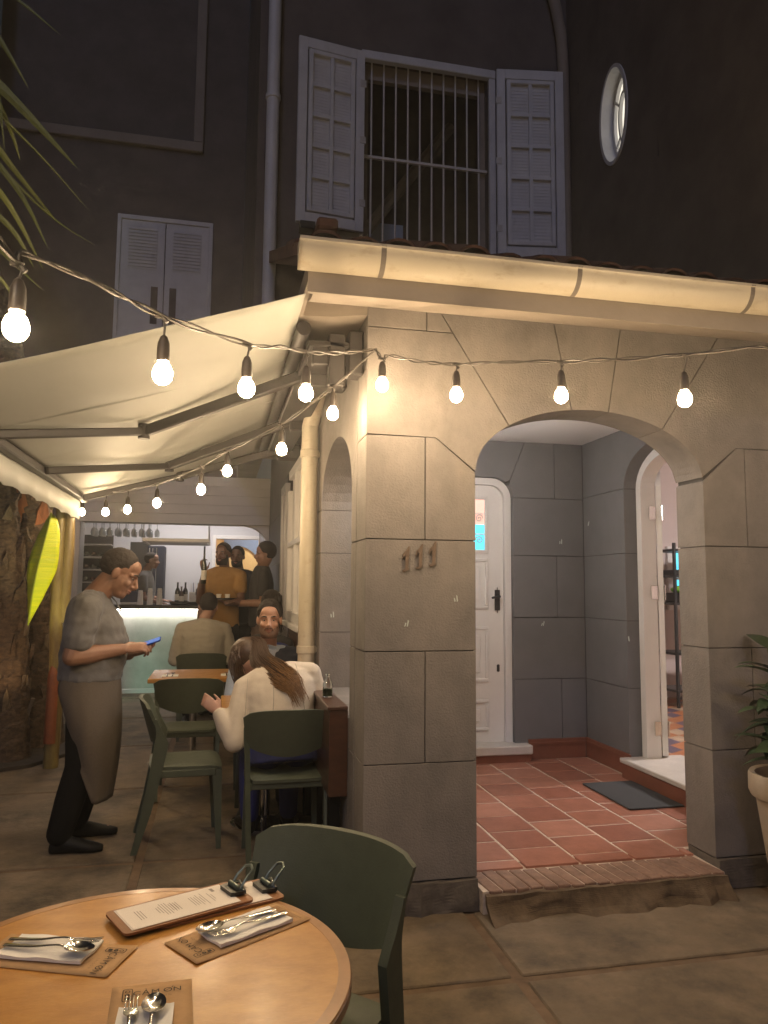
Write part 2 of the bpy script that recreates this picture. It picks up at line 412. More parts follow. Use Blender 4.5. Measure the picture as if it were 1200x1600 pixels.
for r in [(XC, JL, Z0, Z1), (XC, .97, Z1, Z2), (.97, JL, Z1, Z2), (XC, JL, Z2, Z3), (XC, .968, Z3, Z4),
          (JR, XR, Z0, Z1), (JR, 2.742, Z1, Z2), (2.742, XR, Z1, Z2), (JR, XR, Z2, Z3), (2.745, XR, Z3, 2.238)]: block(rect(*r))
block([(.968, Z3), (JL, Z3), (JL, 2.048), (1.022, Z4), (.968, Z4)])
a1 = 1.404; a3, a4, a5 = 1.745, 1.95, 2.257
block([(XC, Z4), (1.022, Z4), (JL, 2.05)]+arc_pts(JL+.001, a1, 8)[1:]+[(1.11, Z5), (XC, Z5)])
block([(XC, Z5), (.975, Z5), (.975, ZW), (XC, ZW)]); block([(.975, Z5), (1.11, Z5), (1.012, ZW), (.975, ZW)])
block([(1.11, Z5)]+arc_pts(a1, a3, 8)+[(1.64, ZW), (1.012, ZW)])
block(arc_pts(a3, a4, 4)+[(2.04, ZW), (1.64, ZW)])
block(arc_pts(a4, a5, 6)+[(2.65, ZW), (2.04, ZW)])
block(arc_pts(a5, JR-.001, 8)+[(2.697, 2.24), (XR, 2.24), (XR, ZW), (2.65, ZW)])
block([(JR, 2.05), (JR, Z3), (2.745, Z3), (2.745, 2.24), (2.697, 2.24)])
# rough plinth at the foot of the piers
for x0, x1 in ((XC-.012, JL-.004), (JR+.004, XR)):
    b = bm_(); box(b, x0, x1, YF-.018, YB, 0, Z0-.004)
    bmesh.ops.subdivide_edges(b, edges=b.edges[:], cuts=9, use_grid_fill=True)
    for v in b.verts: v.co += V(0, -abs(noise.noise(v.co*9))*.035*(1.2-v.co.z/Z0*.9), 0)+V(0, 0, noise.noise(v.co*14)*.008)
    wobj('plinth', b, 'plinth', house)

# side wall with its own arched opening
SY0, SY1, SAC, SAA, SAS, SAB = 3.862, 5.04, 4.451, .589, 2.0, .37
def sarc(t0, t1, n=14, grow=0): return [(SAC+(SAA+grow)*math.cos(t0+(t1-t0)*k/n), SAS+(SAB+grow)*math.sin(t0+(t1-t0)*k/n)) for k in range(n+1)]
SYE = 10.3
core = bm_()
box(core, XC+e, XC+TH-e, YB, SY0-e, 0, SAS); box(core, XC+e, XC+TH-e, SY1+e, 5.95, 0, SAS)
q = sarc(math.pi, 0, 24, e)
box(core, XC+e, XC+TH-e, YB, q[0][0], SAS, ZW); box(core, XC+e, XC+TH-e, q[-1][0], 5.95, SAS, ZW)
for (ya, za), (yb, zb) in zip(q, q[1:]): prism(core, [(ya, za), (yb, zb), (yb, ZW), (ya, ZW)], XC+e, XC+TH-e, 'x')
box(core, XC+e, XC+TH-e, SY0, SY1, 0, .80)
sw = wobj('side_wall', core, 'joint', house)
def sblock(poly): return block(poly, sw, XC, XC+TH, 'x')
for a, b_ in ((0, Z1), (Z1, Z2), (Z2, Z3)):
    sblock(rect(YB+.001, SY0, a, b_)); sblock(rect(SY1, 5.95, a, b_))
sblock([(YB+.001, Z3), (SY0, Z3), (SY0, SAS), (YB+.001, Z4)]); sblock(rect(SY1, 5.95, Z3, SAS))
sblock([(YB+.001, Z4), (SY0, SAS)]+sarc(math.pi, math.pi/2, 10)[1:]+[(SAC, ZW), (YB+.001, ZW)])
sblock(sarc(math.pi/2, 0, 10)+[(5.95, SAS), (5.95, ZW), (SAC, ZW)])
sblock(rect(SY0, SY1, .05, .82))
# side wall beyond: grey masonry, glazed door, white window
core = bm_(); box(core, XC+.02, XC+TH, 7.9, SYE, 0, 3.2); box(core, XC+.02, XC+TH, 5.95, 7.9, 2.62, 3.2); box(core, XC+.02, XC+TH, 5.95, 7.3, 0, 1.12)
sw2 = wobj('side_wall', core, 'joint', house)
for a, b_ in ((0, .7), (.7, 1.22), (1.22, 1.75), (1.75, 2.3), (2.3, 3.2)): block(rect(7.9, SYE, a, b_), sw2, XC, XC+TH, 'x', 'porch_paint')
block(rect(5.95, 7.9, 2.62, 3.2), sw2, XC, XC+TH, 'x', 'porch_paint')
b = bm_(); box(b, XC+.004, XC+.02, 5.96, 7.3, .1, 1.1); wobj('wood_panel', b, 'ledge_wood', house)
# white window beside the downpipe
b = bm_()
for y0, y1, z0, z1 in ((5.96, 6.05, 1.17, 2.58), (7.2, 7.3, 1.17, 2.4), (6.05, 7.2, 1.17, 1.26), (6.05, 7.2, 2.5, 2.58), (6.6, 6.66, 1.26, 2.5), (6.05, 7.2, 1.85, 1.9)):
    bbox(b, XC-.03, XC+.06, y0, y1, z0, z1, .004)
win = wobj('window', b, 'white_paint', house)
b = bm_(); bbox(b, XC-.06, XC+.05, 5.95, 7.32, 1.12, 1.168, .006); wobj('sill', b, 'white_paint', win)
for y0, y1 in ((6.05, 6.6), (6.66, 7.2)):
    for z0, z1 in ((1.26, 1.85), (1.9, 2.5)):
        b = bm_(); box(b, XC+.01, XC+.022, y0, y1, z0, z1); wobj('pane', b, 'white_paint', win)
# folded glazed door
b = bm_(); y0, y1 = 7.36, 7.86
for r_ in ((y0, y0+.07, .05, 2.5), (y1-.07, y1, .05, 2.5), (y0+.07, y1-.07, 2.42, 2.5), (y0+.07, y1-.07, .05, .25), (y0+.07, y1-.07, 1.2, 1.26)): bbox(b, XC-.05, XC, *r_, .004)
gd = wobj('glazed_door', b, 'grey_metal', house)
b = bm_(); box(b, XC-.03, XC-.02, y0+.07, y1-.07, .25, 2.42); wobj('pane', b, 'glass_dark', gd)

# downpipe on the side wall
b = bm_(); px, py = .605, 5.19
tube(b, [(px, py, .0), (px, py, 2.6), (px+.02, py-.1, 2.72), (px+.02, py-.35, 2.86)], .058, 16)
dp = wobj('downpipe', b, 'gutter', house, 40)
for z in (1.03, 2.38):
    b = bm_(); lathe(b, [(.06, 0), (.066, .004), (.066, .05), (.06, .054)], 16, (px, py, z)); box(b, px+.0, px+.075, py-.012, py+.012, z+.01, z+.04); wobj('pipe_collar', b, 'gutter', dp, 40)

# eave: fascia, soffit, gutter
b = bm_()
prism(b, [(3.04, 2.712), (3.06, 2.712), (3.06, 2.88), (3.04, 2.88)], .335, 6, 'x')
prism(b, [(3.06, 2.765), (6.0, 2.765), (6.0, 2.86), (3.06, 2.86)], .335, .36, 'x')
wobj('fascia', b, 'soffit', house)
b = bm_()   # coved soffit: rises from the fascia to the wall
prof = [(3.06, 2.716), (3.14, 2.722), (3.25, 2.75), (3.36, 2.795), (3.44, 2.83), (3.48, 2.84), (3.48, 2.95), (3.06, 2.95)]
prism(b, prof, .36, 6, 'x'); wobj('soffit', b, 'soffit', house, 50)
b = bm_(); prism(b, [(.36, 2.77), (.5, 2.775), (XC, 2.80), (XC, 2.95), (.36, 2.95)], 3.48, 6.0, 'y'); wobj('soffit', b, 'soffit', house)
b = bm_()   # half-round gutter with a rolled lip
GY, GZ, GR = 3.006, 2.893, .085
prof = [(GY+.03, GZ+.012)]
arc = [(GY+.03-.085*math.sin(t), GZ-.002-.092*math.cos(t)) for t in [k*math.pi/2/9 for k in range(10)]]
inner = [(GY+.03-.077*math.sin(t), GZ-.002-.084*math.cos(t)) for t in [k*math.pi/2/9 for k in range(9, -1, -1)]]
lip = [(arc[-1][0]-.006, arc[-1][1]+.006), (arc[-1][0]-.004, arc[-1][1]+.02), (arc[-1][0]+.01, arc[-1][1]+.02)]
prism(b, arc+lip+inner, .29, 6, 'x')
prism(b, arc+[(arc[-1][0], GZ+.01), (GY+.03, GZ+.01)], .288, .30, 'x')
gut = wobj('gutter', b, 'gutter', house, 50)
for x in (.63, 1.52, 2.4, 3.3):
    b = bm_(); oa = [(GY+.03-(.0865)*math.sin(t), GZ-.002-(.0935)*math.cos(t)) for t in [k*math.pi/2/9 for k in range(10)]]
    prism(b, oa+[(oa[-1][0]-.007, oa[-1][1]+.012), (oa[-1][0]+.012, oa[-1][1]+.018)]+inner, x, x+.022, 'x'); wobj('gutter_bracket', b, 'gutter_band', gut)
# porch roof with barrel tiles
b = bm_(); prism(b, [(3.07, 2.955), (6.0, 4.22), (6.0, 4.12), (3.07, 2.90)], .33, 6, 'x'); roof = wobj('porch_roof', b, 'roof_clay', house)
tl = bm_(); n = 7
A = [(.075*math.cos(math.pi*k/n), .05*math.sin(math.pi*k/n)) for k in range(n+1)]; B_ = [(.062*math.cos(math.pi*k/n), .038*math.sin(math.pi*k/n)) for k in range(n, -1, -1)]
prism(tl, A+B_, 0, .42, 'y'); tmesh = finish(tl); tmesh.materials.append(MATS['roof_clay']); autosmooth(tmesh, 50)
sl_ = math.atan2(4.22-2.955, 2.98)
for row in range(3):
    for i in range(34):
        o = bpy.data.objects.new('roof_tile', tmesh); C.objects.link(o); o.parent = roof
        s = row*.36; jit = random.uniform(-.012, .02)
        o.location = Vector((.40+i*.165+random.uniform(-.012, .012), 3.05+s*math.cos(sl_)+jit-.02*(row == 0), 2.918+s*math.sin(sl_)+random.uniform(0, .02)))-Vector((1.9, 4.6, 0))
        o.rotation_euler = (sl_+random.uniform(-.05, .05), random.uniform(-.08, .08), random.uniform(-.06, .06))
# a dark stone lying at the roof's end
b = bm_(); bbox(b, .37, .46, 3.04, 3.2, 3.0, 3.05, .01); wobj('loose_tile', b, 'roof_clay', house)

# upper storey
YU = 6.0
WX0, WX1, WZ0, WZ1 = 1.115, 2.245, 4.30, 6.06
b = bm_()
box(b, .22, WX0, YU, YU+.25, 2.9, 9.5); box(b, WX1, XRI+.3, YU, YU+.25, 2.9, 9.5); box(b, WX0, WX1, YU, YU+.25, 2.9, WZ0); box(b, WX0, WX1, YU, YU+.25, WZ1, 9.5)
box(b, .22, .47, YU+.25, 10.3, 2.95, 9.5)
wobj('upper_wall', b, 'upper_paint', house)
b = bm_(); box(b, .47, 3.3, 7.9, 8, 2.95, 9.5); box(b, .47, 3.3, YU+.25, 7.9, 2.95, 3.0); box(b, .47, 3.3, 6.25, 7.9, 7.4, 7.5); wobj('room_shell', b, 'upper_paint', house)
# barred window
b = bm_()
bbox(b, WX0-.03, WX1+.06, YU-.035, YU+.02, WZ1-.03, WZ1+.05, .006); bbox(b, WX1-.0, WX1+.06, YU-.03, YU+.02, WZ0, WZ1-.03, .006); bbox(b, WX0-.03, WX0+.0, YU-.03, YU+.02, WZ0, WZ1-.03, .006)
uw = wobj('upper_window', b, 'shutter_paint', house)
b = bm_(); box(b, WX0+.005, WX1-.005, YU+.08, YU+.13, WZ1-.14, WZ1-.002); box(b, WX0+.005, WX0+.05, YU+.08, YU+.13, WZ0, WZ1-.14); box(b, WX1-.05, WX1-.005, YU+.08, YU+.13, WZ0, WZ1-.14); wobj('inner_frame', b, 'soffit', uw)
for i in range(10):
    x = WX0+.075+i*.109
    b = bm_(); tube(b, [(x, YU+.05, WZ0), (x, YU+.05, WZ1)], .0085, 8); wobj('window_bar', b, 'grille_paint', uw, 60)
b = bm_(); bbox(b, WX0, WX1, YU+.036, YU+.064, 5.17, 5.195, .003); wobj('window_bar', b, 'grille_paint', uw)
b = bm_(); box(b, WX0+.06, WX0+.62, 7.1, 7.13, 4.1, 5.14); wobj('inner_curtain', b, 'cloth_lightblue', uw)
b = bm_(); tube(b, [(1.0, 6.9, 4.5), (2.3, 7.3, 6.4)], .06, 8); wobj('inner_beam', b, 'soffit', uw)
# shutters: a leaf of rails with ten small louvred panes
def shutter(hx, w, z0, z1, ang, sgn):
    """hinged at x = hx, swung out from the wall by ang; local u along the leaf"""
    t = .035
    Mx = Matrix.Translation((hx, YU-.04, 0)) @ Matrix.Rotation(ang, 4, 'Z') @ Matrix.Diagonal((sgn, 1, 1, 1))
    L = bm_(); st, c0 = .06, .02
    fx0, fx1 = .075, w-.075; fz0, fz1 = z0+.09, z1-.09
    for r_ in ((0, fx0, z0, z1), (fx1, w, z0, z1), (fx0, fx1, z0, fz0), (fx0, fx1, fz1, z1)): bbox(L, r_[0], r_[1], -t, 0, r_[2], r_[3], .003)
    # inner sash, set proud
    a0, a1_, b0, b1 = fx0+.012, fx1-.012, fz0+.012, fz1-.012; s = .036
    for r_ in ((a0, a0+s, b0, b1), (a1_-s, a1_, b0, b1), (a0+s, a1_-s, b0, b0+s), (a0+s, a1_-s, b1-s, b1)): bbox(L, r_[0], r_[1], -t-.008, -.004, r_[2], r_[3], .003)
    mx = (a0+a1_)/2; bbox(L, mx-.016, mx+.016, -t-.004, -.006, b0+s, b1-s, .002)
    zs = [b0+s+(b1-b0-2*s)*k/5 for k in range(6)]
    for k in range(1, 5):
        bbox(L, a0+s, mx-.016, -t-.004, -.006, zs[k]-.015, zs[k]+.015, .002); bbox(L, mx+.016, a1_-s, -t-.004, -.006, zs[k]-.015, zs[k]+.015, .002)
    L.transform(Mx); leaf = wobj('shutter', L, 'shutter_paint', house)
    for k in range(5):
        for xa, xb in ((a0+s, mx-.016), (mx+.016, a1_-s)):
            P = bm_(); zz0 = zs[k]+(.015 if k else 0); zz1 = zs[k+1]-(.015 if k < 4 else 0)
            box(P, xa, xb, -.012, -.008, zz0, zz1)
            nl = 9
            for j in range(nl):
                z = zz0+(zz1-zz0)*(j+.5)/nl
                prism(P, [(-.012, z+.009), (-.0155, z-.008), (-.014, z-.009), (-.011, z+.007)], xa+.001, xb-.001, 'x')
            P.transform(Mx); wobj('louvre_pane', P, 'shutter_paint', leaf)
    for z in (z0+.25, z1-.3, (z0+z1)/2):
        P = bm_(); box(P, -.012, .04, -t-.005, -t, z-.03, z+.03); P.transform(Mx); wobj('hinge', P, 'iron', leaf)
    return leaf
shutter(WX0-.012, .575, 4.44, 6.06, R(7), -1)
shutter(WX1+.062, .60, 4.36, 6.10, R(-9), 1)
b = bm_(); box(b, .56, .68, YU-.26, YU-.16, 4.33, 4.39); wobj('shutter_stop', b, 'dark_void', house)
# downpipes of the upper storey
b = bm_(); tube(b, [(.335, YU-.07, 2.9), (.335, YU-.07, 9.4)], .052, 14); d1 = wobj('downpipe', b, 'shutter_paint', house, 40)
for z in (3.6, 5.5, 7.4):
    b = bm_(); lathe(b, [(.053, 0), (.062, .004), (.062, .04), (.053, .044)], 14, (.335, YU-.07, z)); wobj('pipe_collar', b, 'shutter_paint', d1, 40)
b = bm_(); tube(b, spl([(2.945, YU-.07, 4.15), (2.945, YU-.07, 6.2), (2.90, YU-.07, 6.7), (2.80, YU-.07, 7.3), (2.75, YU-.07, 9.2)], 6), .05, 14); wobj('downpipe', b, 'soffit', house, 40)
# right wing above the porch, with the oval window
OC, OZ, OA, OB = 5.20, 5.30, .20, .40
b = bm_(); n = 36
el = [(OC+OA*math.cos(2*math.pi*k/n), OZ+OB*math.sin(2*math.pi*k/n)) for k in range(n)]
for yy0, yy1, z0, z1 in ((-2.0, 4.6, 2.96, 9.5), (5.8, YU, 2.96, 9.5), (4.6, 5.8, 2.96, 4.6), (4.6, 5.8, 6.0, 9.5)): box(b, XRI, XRI+.25, yy0, yy1, z0, z1)
def rim(t):
    c, s = math.cos(t), math.sin(t); k = min(.6/abs(c) if abs(c) > 1e-6 else 9e9, .7/abs(s) if abs(s) > 1e-6 else 9e9); return (OC+c*k, OZ+s*k)
for k in range(n):
    t0, t1 = 2*math.pi*k/n, 2*math.pi*(k+1)/n
    p0, p1 = (OC+OA*math.cos(t0), OZ+OB*math.sin(t0)), (OC+OA*math.cos(t1), OZ+OB*math.sin(t1))
    prism(b, [p0, rim(t0), rim(t1), p1], XRI, XRI+.25, 'x')
wobj('wing_wall', b, 'upper_paint', house)
b = bm_()
def ering(a0, b0, a1_, b1_, x0, x1, bmx):
    for k in range(n):
        t0, t1 = 2*math.pi*k/n, 2*math.pi*(k+1)/n
        prism(bmx, [(OC+a0*math.cos(t0), OZ+b0*math.sin(t0)), (OC+a1_*math.cos(t0), OZ+b1_*math.sin(t0)), (OC+a1_*math.cos(t1), OZ+b1_*math.sin(t1)), (OC+a0*math.cos(t1), OZ+b0*math.sin(t1))], x0, x1, 'x')
ering(OA-.012, OB-.012, OA+.018, OB+.018, XRI-.012, XRI+.10, b); ov = wobj('oval_window', b, 'shutter_paint', house, 40)
b = bm_(); ering(OA-.045, OB-.05, OA-.014, OB-.014, XRI+.09, XRI+.12, b); ering(.065, .20, .085, .225, XRI+.085, XRI+.115, b)
for t in (35, 90, 145, 215, 270, 325):
    c, s = math.cos(R(t)), math.sin(R(t)); tube(b, [(XRI+.10, OC+.078*c, OZ+.215*s), (XRI+.10, OC+(OA-.03)*c, OZ+(OB-.03)*s)], .011, 6)
wobj('glazing_bars', b, 'shutter_paint', ov)
b = bm_(); prism(b, [(OC+(OA-.02)*math.cos(2*math.pi*k/n), OZ+(OB-.02)*math.sin(2*math.pi*k/n)) for k in range(n)], XRI+.125, XRI+.13, 'x'); wobj('pane', b, 'pane_white', ov)

# ---------------------------------------------------------------- porch inside
b = bm_(); box(b, .9, XRI, 3.73, 5.85, 2.71, 2.76); wobj('porch_ceiling', b, 'ceiling_paint', house)
b = bm_(); ell(b, (1.42, 4.7, 2.36), (.10, .10, .10)); pl0 = wobj('pendant_globe', b, 'lamp_warm', house, 50)
b = bm_(); tube(b, [(1.42, 4.7, 2.45), (1.42, 4.7, 2.71)], .008, 8); lathe(b, [(.05, 0), (.05, .02)], 14, (1.42, 4.7, 2.688)); wobj('pendant_rod', b, 'black_plastic', house)
PBY = 5.85; DX0, DX1, DZ0, DZ1, DRD = 1.50, 2.385, .24, 2.40, .17
def door_arch(x0, x1, z1, rd, n=7, grow=0):
    x0 -= grow; x1 += grow; z1 += grow; rd += grow
    return [(x1-rd+rd*math.cos(t), z1-rd+rd*math.sin(t)) for t in [k*math.pi/2/n for k in range(n+1)]]+[(x0+rd-rd*math.sin(t), z1-rd+rd*math.cos(t)) for t in [k*math.pi/2/n for k in range(n+1)]]
# back wall blocks (plates 14 mm proud of a dark core)
core = bm_(); box(core, .9, DX0-.02, PBY+.012, PBY+.2, 0, 2.75); box(core, DX1+.02, XRI, PBY+.012, PBY+.2, 0, 2.75); box(core, DX0-.02, DX1+.02, PBY+.012, PBY+.2, DZ1+.01, 2.75)
bw = wobj('porch_back_wall', core, 'joint', house)
def pblock(poly, parent=bw, a0=PBY, a1=PBY+.19, ax='y'): return block(poly, parent, a0, a1, ax, 'porch_paint', .0028)
B1, B2, B3, B4 = .745, 1.245, 1.755, 2.235
dr = door_arch(DX0, DX1, DZ1, DRD)
corner = [(DX1, B4)]+[(x, z) for x, z in dr[:8]]
pblock(rect(DX1, 2.80, .11, B1)); pblock(rect(2.80, XRI, .11, B1)); pblock(rect(DX1, XRI, B1, B2)); pblock(rect(DX1, 2.77, B2, B3)); pblock(rect(2.77, XRI, B2, B3)); pblock(rect(DX1, XRI, B3, B4))
pblock([(DX1, B4), (2.76, B4), (2.76, 2.72), (2.50, 2.72), (2.36, 2.38)]+[(x, z) for x, z in dr[3:0:-1]])
pblock(rect(2.76, XRI, B4, 2.72))
pblock([(2.36, 2.378), (2.50, 2.72), (.9, 2.72), (.9, 2.38), (DX0+DRD, DZ1), (DX1-DRD, DZ1)]+[(x, z) for x, z in dr[7:3:-1]])
for a, b_ in ((.11, B1), (B1, B2), (B2, B3), (B3, 2.36)): pblock(rect(.92, DX0, a, b_))
# front door
b = bm_(); prism(b, [(DX1, DZ0)]+door_arch(DX0, DX1, DZ1, DRD)+[(DX0, DZ0), (DX0+.055, DZ0)]+door_arch(DX0+.055, DX1-.055, DZ1-.055, DRD-.04)[::-1]+[(DX1-.055, DZ0)], PBY+.05, PBY+.12)
door = wobj('front_door', b, 'white_paint', house)
b = bm_(); LX0, LX1 = DX0+.058, DX1-.058
prism(b, [(LX1, DZ0)]+door_arch(LX0, LX1, DZ1-.058, DRD-.043)+[(LX0, DZ0)], PBY+.085, PBY+.125); leaf = wobj('door_leaf', b, 'white_paint', door)
def raised(x0, x1, z0, z1, nm='door_panel'):
    b = bm_(); y = PBY+.085
    for d0, d1, h in ((0, .028, .013),):
        for r_ in ((x0, x1, z0, z0+.028), (x0, x1, z1-.028, z1), (x0, x0+.028, z0+.028, z1-.028), (x1-.028, x1, z0+.028, z1-.028)):
            b2 = bmesh.new(); box(b2, r_[0], r_[1], y-h, y-.0005, r_[2], r_[3]); bmesh.ops.bevel(b2, geom=b2.edges[:], offset=.005, segments=1, affect='EDGES'); merge(b, b2)
    b2 = bmesh.new(); box(b2, x0+.07, x1-.07, y-.010, y-.0005, z0+.07, z1-.07); bmesh.ops.bevel(b2, geom=[e_ for e_ in b2.edges], offset=.008, segments=1, affect='EDGES'); merge(b, b2)
    wobj(nm, b, 'white_paint', door)
px0, px1 = LX0+.10, LX1-.135
raised(px0, px1, 1.31, 1.73); raised(px0, px1, .72, 1.17); raised(px0, px1, .33, .58)
# glazed light in the door
wx0, wx1, wz0, wz1 = LX0+.12, LX1-.165, 1.80, 2.22
b = bm_()
for r_ in ((wx0-.03, wx1+.03, wz0-.03, wz0), (wx0-.03, wx1+.03, wz1, wz1+.03), (wx0-.03, wx0, wz0, wz1), (wx1, wx1+.03, wz0, wz1)): bbox(b, r_[0], r_[1], PBY+.07, PBY+.084, r_[2], r_[3], .003)
xm = (wx0+wx1)/2
for x in (wx1-.105, wx1-.21, wx1-.315): box(b, x-.006, x+.006, PBY+.072, PBY+.080, wz0, wz1)
for z in (2.10, 1.93): box(b, wx0, wx1, PBY+.073, PBY+.079, z-.005, z+.005)
dl = wobj('door_light', b, 'white_paint', door)
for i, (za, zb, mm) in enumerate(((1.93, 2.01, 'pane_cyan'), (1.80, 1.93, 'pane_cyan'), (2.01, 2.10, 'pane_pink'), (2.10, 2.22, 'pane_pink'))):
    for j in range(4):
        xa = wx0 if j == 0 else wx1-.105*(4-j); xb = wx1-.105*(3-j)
        b = bm_(); box(b, xa, xb, PBY+.081, PBY+.0845, za, zb); wobj('pane', b, mm, dl)  # cyan and pink glow painted in for the reflection and lit room behind
b = bm_()
def curl(bmx, cx, cz, r0, turns, s=1):
    tube(bmx, [(cx+s*r0*(1-k/34)*math.cos(k/30*turns*2*math.pi), PBY+.066, cz+r0*(1-k/34)*math.sin(k/30*turns*2*math.pi)) for k in range(31)], .004, 5)
for cx in (wx1-.155, wx1-.05, wx1-.26): curl(b, cx, 2.06, .034, 1.6); curl(b, cx, 1.88, .034, 1.6, -1)
wobj('iron_scroll', b, 'iron', dl)
# handle, lock
b = bm_(); hx, hz = LX1-.055, 1.385
b2 = bmesh.new(); box(b2, hx-.022, hx+.022, PBY+.076, PBY+.084, hz-.105, hz+.105); bmesh.ops.bevel(b2, geom=[e_ for e_ in b2.edges if abs(e_.verts[0].co.y-e_.verts[1].co.y) > .004], offset=.02, segments=4, affect='EDGES'); merge(b, b2)
tube(b, [(hx, PBY+.078, hz+.03), (hx, PBY+.03, hz+.03)], .011, 10); tube(b, [(hx, PBY+.03, hz+.03), (hx-.02, PBY+.028, hz+.028), (hx-.06, PBY+.03, hz+.02)], [.013, .012, .009], 8, rnd=True)
tube(b, [(hx, PBY+.078, hz-.06), (hx, PBY+.07, hz-.06)], .013, 10); wobj('door_handle', b, 'black_plastic', door, 50)
b = bm_(); bbox(b, hx-.008, hx+.016, PBY+.076, PBY+.084, .80, .86, .006); wobj('keyhole_plate', b, 'black_plastic', door)
b = bm_(); bbox(b, DX0-.1, DX1+.11, PBY-.11, PBY+.13, .17, DZ0, .008); wobj('door_step', b, 'marble', house)
b = bm_(); box(b, DX0-.09, DX1+.095, PBY-.09, PBY-.001, FLZ-.002, .17); wobj('step_riser', b, 'skirting', house)
# right porch wall and the open doorway
RD0, RD1, RZ0, RZS = 4.22, 5.19, .25, 2.25   # doorway from y=RD0 to RD1
rc, ra = (RD0+RD1)/2, (RD1-RD0)/2
def rarc(t0, t1, n=10, g=0): return [(rc+(ra+g)*math.cos(t0+(t1-t0)*k/n), RZS+(.30+g)*math.sin(t0+(t1-t0)*k/n)) for k in range(n+1)]
core = bm_(); box(core, XRI+.012, XRI+.16, RD1+.01, PBY+.2, 0, 2.75); box(core, XRI+.012, XRI+.16, 3.72, RD0-.01, 0, 2.75)
qq = rarc(math.pi, 0, 20, .01)
for (ya, za), (yb, zb) in zip(qq, qq[1:]): prism(core, [(ya, za), (yb, zb), (yb, 2.75), (ya, 2.75)], XRI+.012, XRI+.16, 'x')
rw = wobj('porch_right_wall', core, 'joint', house)
def rblock(poly): return pblock(poly, rw, XRI, XRI+.17, 'x')
for a, b_ in ((.11, B1), (B1, B2), (B2, B3), (B3, RZS)): rblock(rect(RD1, PBY, a, b_)); rblock(rect(3.73, RD0, a, b_))
rblock(rarc(math.pi/2, 0, 9)+[(PBY, RZS), (PBY, 2.72), (rc, 2.72)]); rblock(rarc(math.pi, math.pi/2, 9)+[(rc, 2.72), (3.73, 2.72), (3.73, RZS)])
# skirting
def skirt(a, b_, nm='skirting'):
    for z0, z1, d in ((FLZ, .225, .012), (.225, .245, .020), (.245, .268, .015)):
        pass
    bmx = bm_()
    if a[1] == b_[1]:
        for z0, z1, d in ((FLZ, .222, .012), (.222, .243, .021), (.243, .268, .015)): box(bmx, a[0], b_[0], a[1]-d, a[1]-.001, z0, z1)
    else:
        for z0, z1, d in ((FLZ, .222, .012), (.222, .243, .021), (.243, .268, .015)): box(bmx, a[0]-d, a[0]-.001, a[1], b_[1], z0, z1)
    wobj(nm, bmx, 'skirting', house)
skirt((DX1+.11, PBY), (XRI-.022, PBY)); skirt((XRI, RD1-.02), (XRI, PBY))
# threshold, frame, hinged leaf
b = bm_(); bbox(b, XRI-.09, XRI+.42, RD0-.02, RD1-.004, .215, .25, .006); wobj('threshold', b, 'marble', house)
b = bm_(); box(b, XRI-.078, XRI-.02, RD0, RD1-.02, FLZ, .215); wobj('threshold_riser', b, 'skirting', house)
FX0, FX1 = XRI+.10, XRI+.168
b = bm_()
ro = [(RD1-.004, RZ0)]+rarc(0, math.pi, 18, -.004)+[(RD0+.004, RZ0)]; ri = [(RD0+.07, RZ0)]+rarc(math.pi, 0, 18, -.07)+[(RD1-.07, RZ0)]
for k in range(len(ro)-1):
    o0, o1 = ro[k], ro[k+1]; i0, i1 = ri[::-1][k], ri[::-1][k+1]
    prism(b, [o0, o1, i1, i0], FX0, FX1+.05, 'x')
df = wobj('doorway_frame', b, 'white_paint', house)
b = bm_(); Lw = .86; hy = RD1-.075
Mx = Matrix.Translation((FX1+.055, hy, 0)) @ Matrix.Rotation(R(58), 4, 'Z')
b2 = bmesh.new(); prism(b2, [(0, RZ0+.012), (Lw, RZ0+.012), (Lw, RZS-.1), (Lw-.1, RZS+.1), (Lw-.35, RZS+.2), (.12, RZS+.16), (0, RZS+.02)], -.04, 0); merge(b, b2, Mx)
lf = wobj('open_door_leaf', b, 'white_paint', df)
for z in (.46, 1.46, 2.06):
    b = bm_(); b2 = bmesh.new(); box(b2, -.012, .03, -.0475, -.0405, z-.05, z+.05); tube(b2, [(-.012, -.046, z-.055), (-.012, -.046, z+.055)], .008, 8); merge(b, b2, Mx)
    box(b, FX1-.005, FX1+.045, hy-.0065, hy-.0005, z-.05, z+.05); wobj('hinge', b, 'steel', df)
# room behind the doorway
b = bm_()
box(b, XRI+.2, 7.5, 8.0, 8.1, 0, 3.1); box(b, 7.4, 7.5, 3.0, 8.0, 0, 3.1); box(b, XRI+.2, 7.5, 3.0, 8.0, 3.0, 3.1); box(b, XRI+.2, 7.5, 3.0, 3.05, 0, 3.0)
wobj('inner_room_wall', b, 'room_wall', house)
b = bm_(); box(b, XRI+.2, 7.4, 3.05, 8.0, .1, .235); rf = wobj('inner_room_floor', b, 'tile_cream', house)
tile_me = {}
for mm in ('tile_orange', 'tile_purple', 'tile_cream'):
    b = bm_(); prism(b, [(0, 0), (.16, .09), (.16, .27), (0, .18)], 0, .003, 'z'); tile_me[mm] = finish(b); tile_me[mm].materials.append(MATS[mm])
cnt = 0
for i in range(-2, 14):
    for j in range(-2, 30):
        x = XRI+.25+i*.16; y = 4.3+j*.18+(i % 2)*.09
        ang = math.atan2(x-0, y)
        if 3.05 < y < 7.75 and .55 < ang < .66 and XRI+.2 < x < 7.2:
            o = bpy.data.objects.new('floor_tile', tile_me[('tile_orange', 'tile_purple', 'tile_orange', 'tile_cream')[(i*2+j*3) % 4]]); C.objects.link(o); o.parent = rf
            o.location = Vector((x, y, .2355))-Vector((1.9, 4.6, 0)); cnt += 1
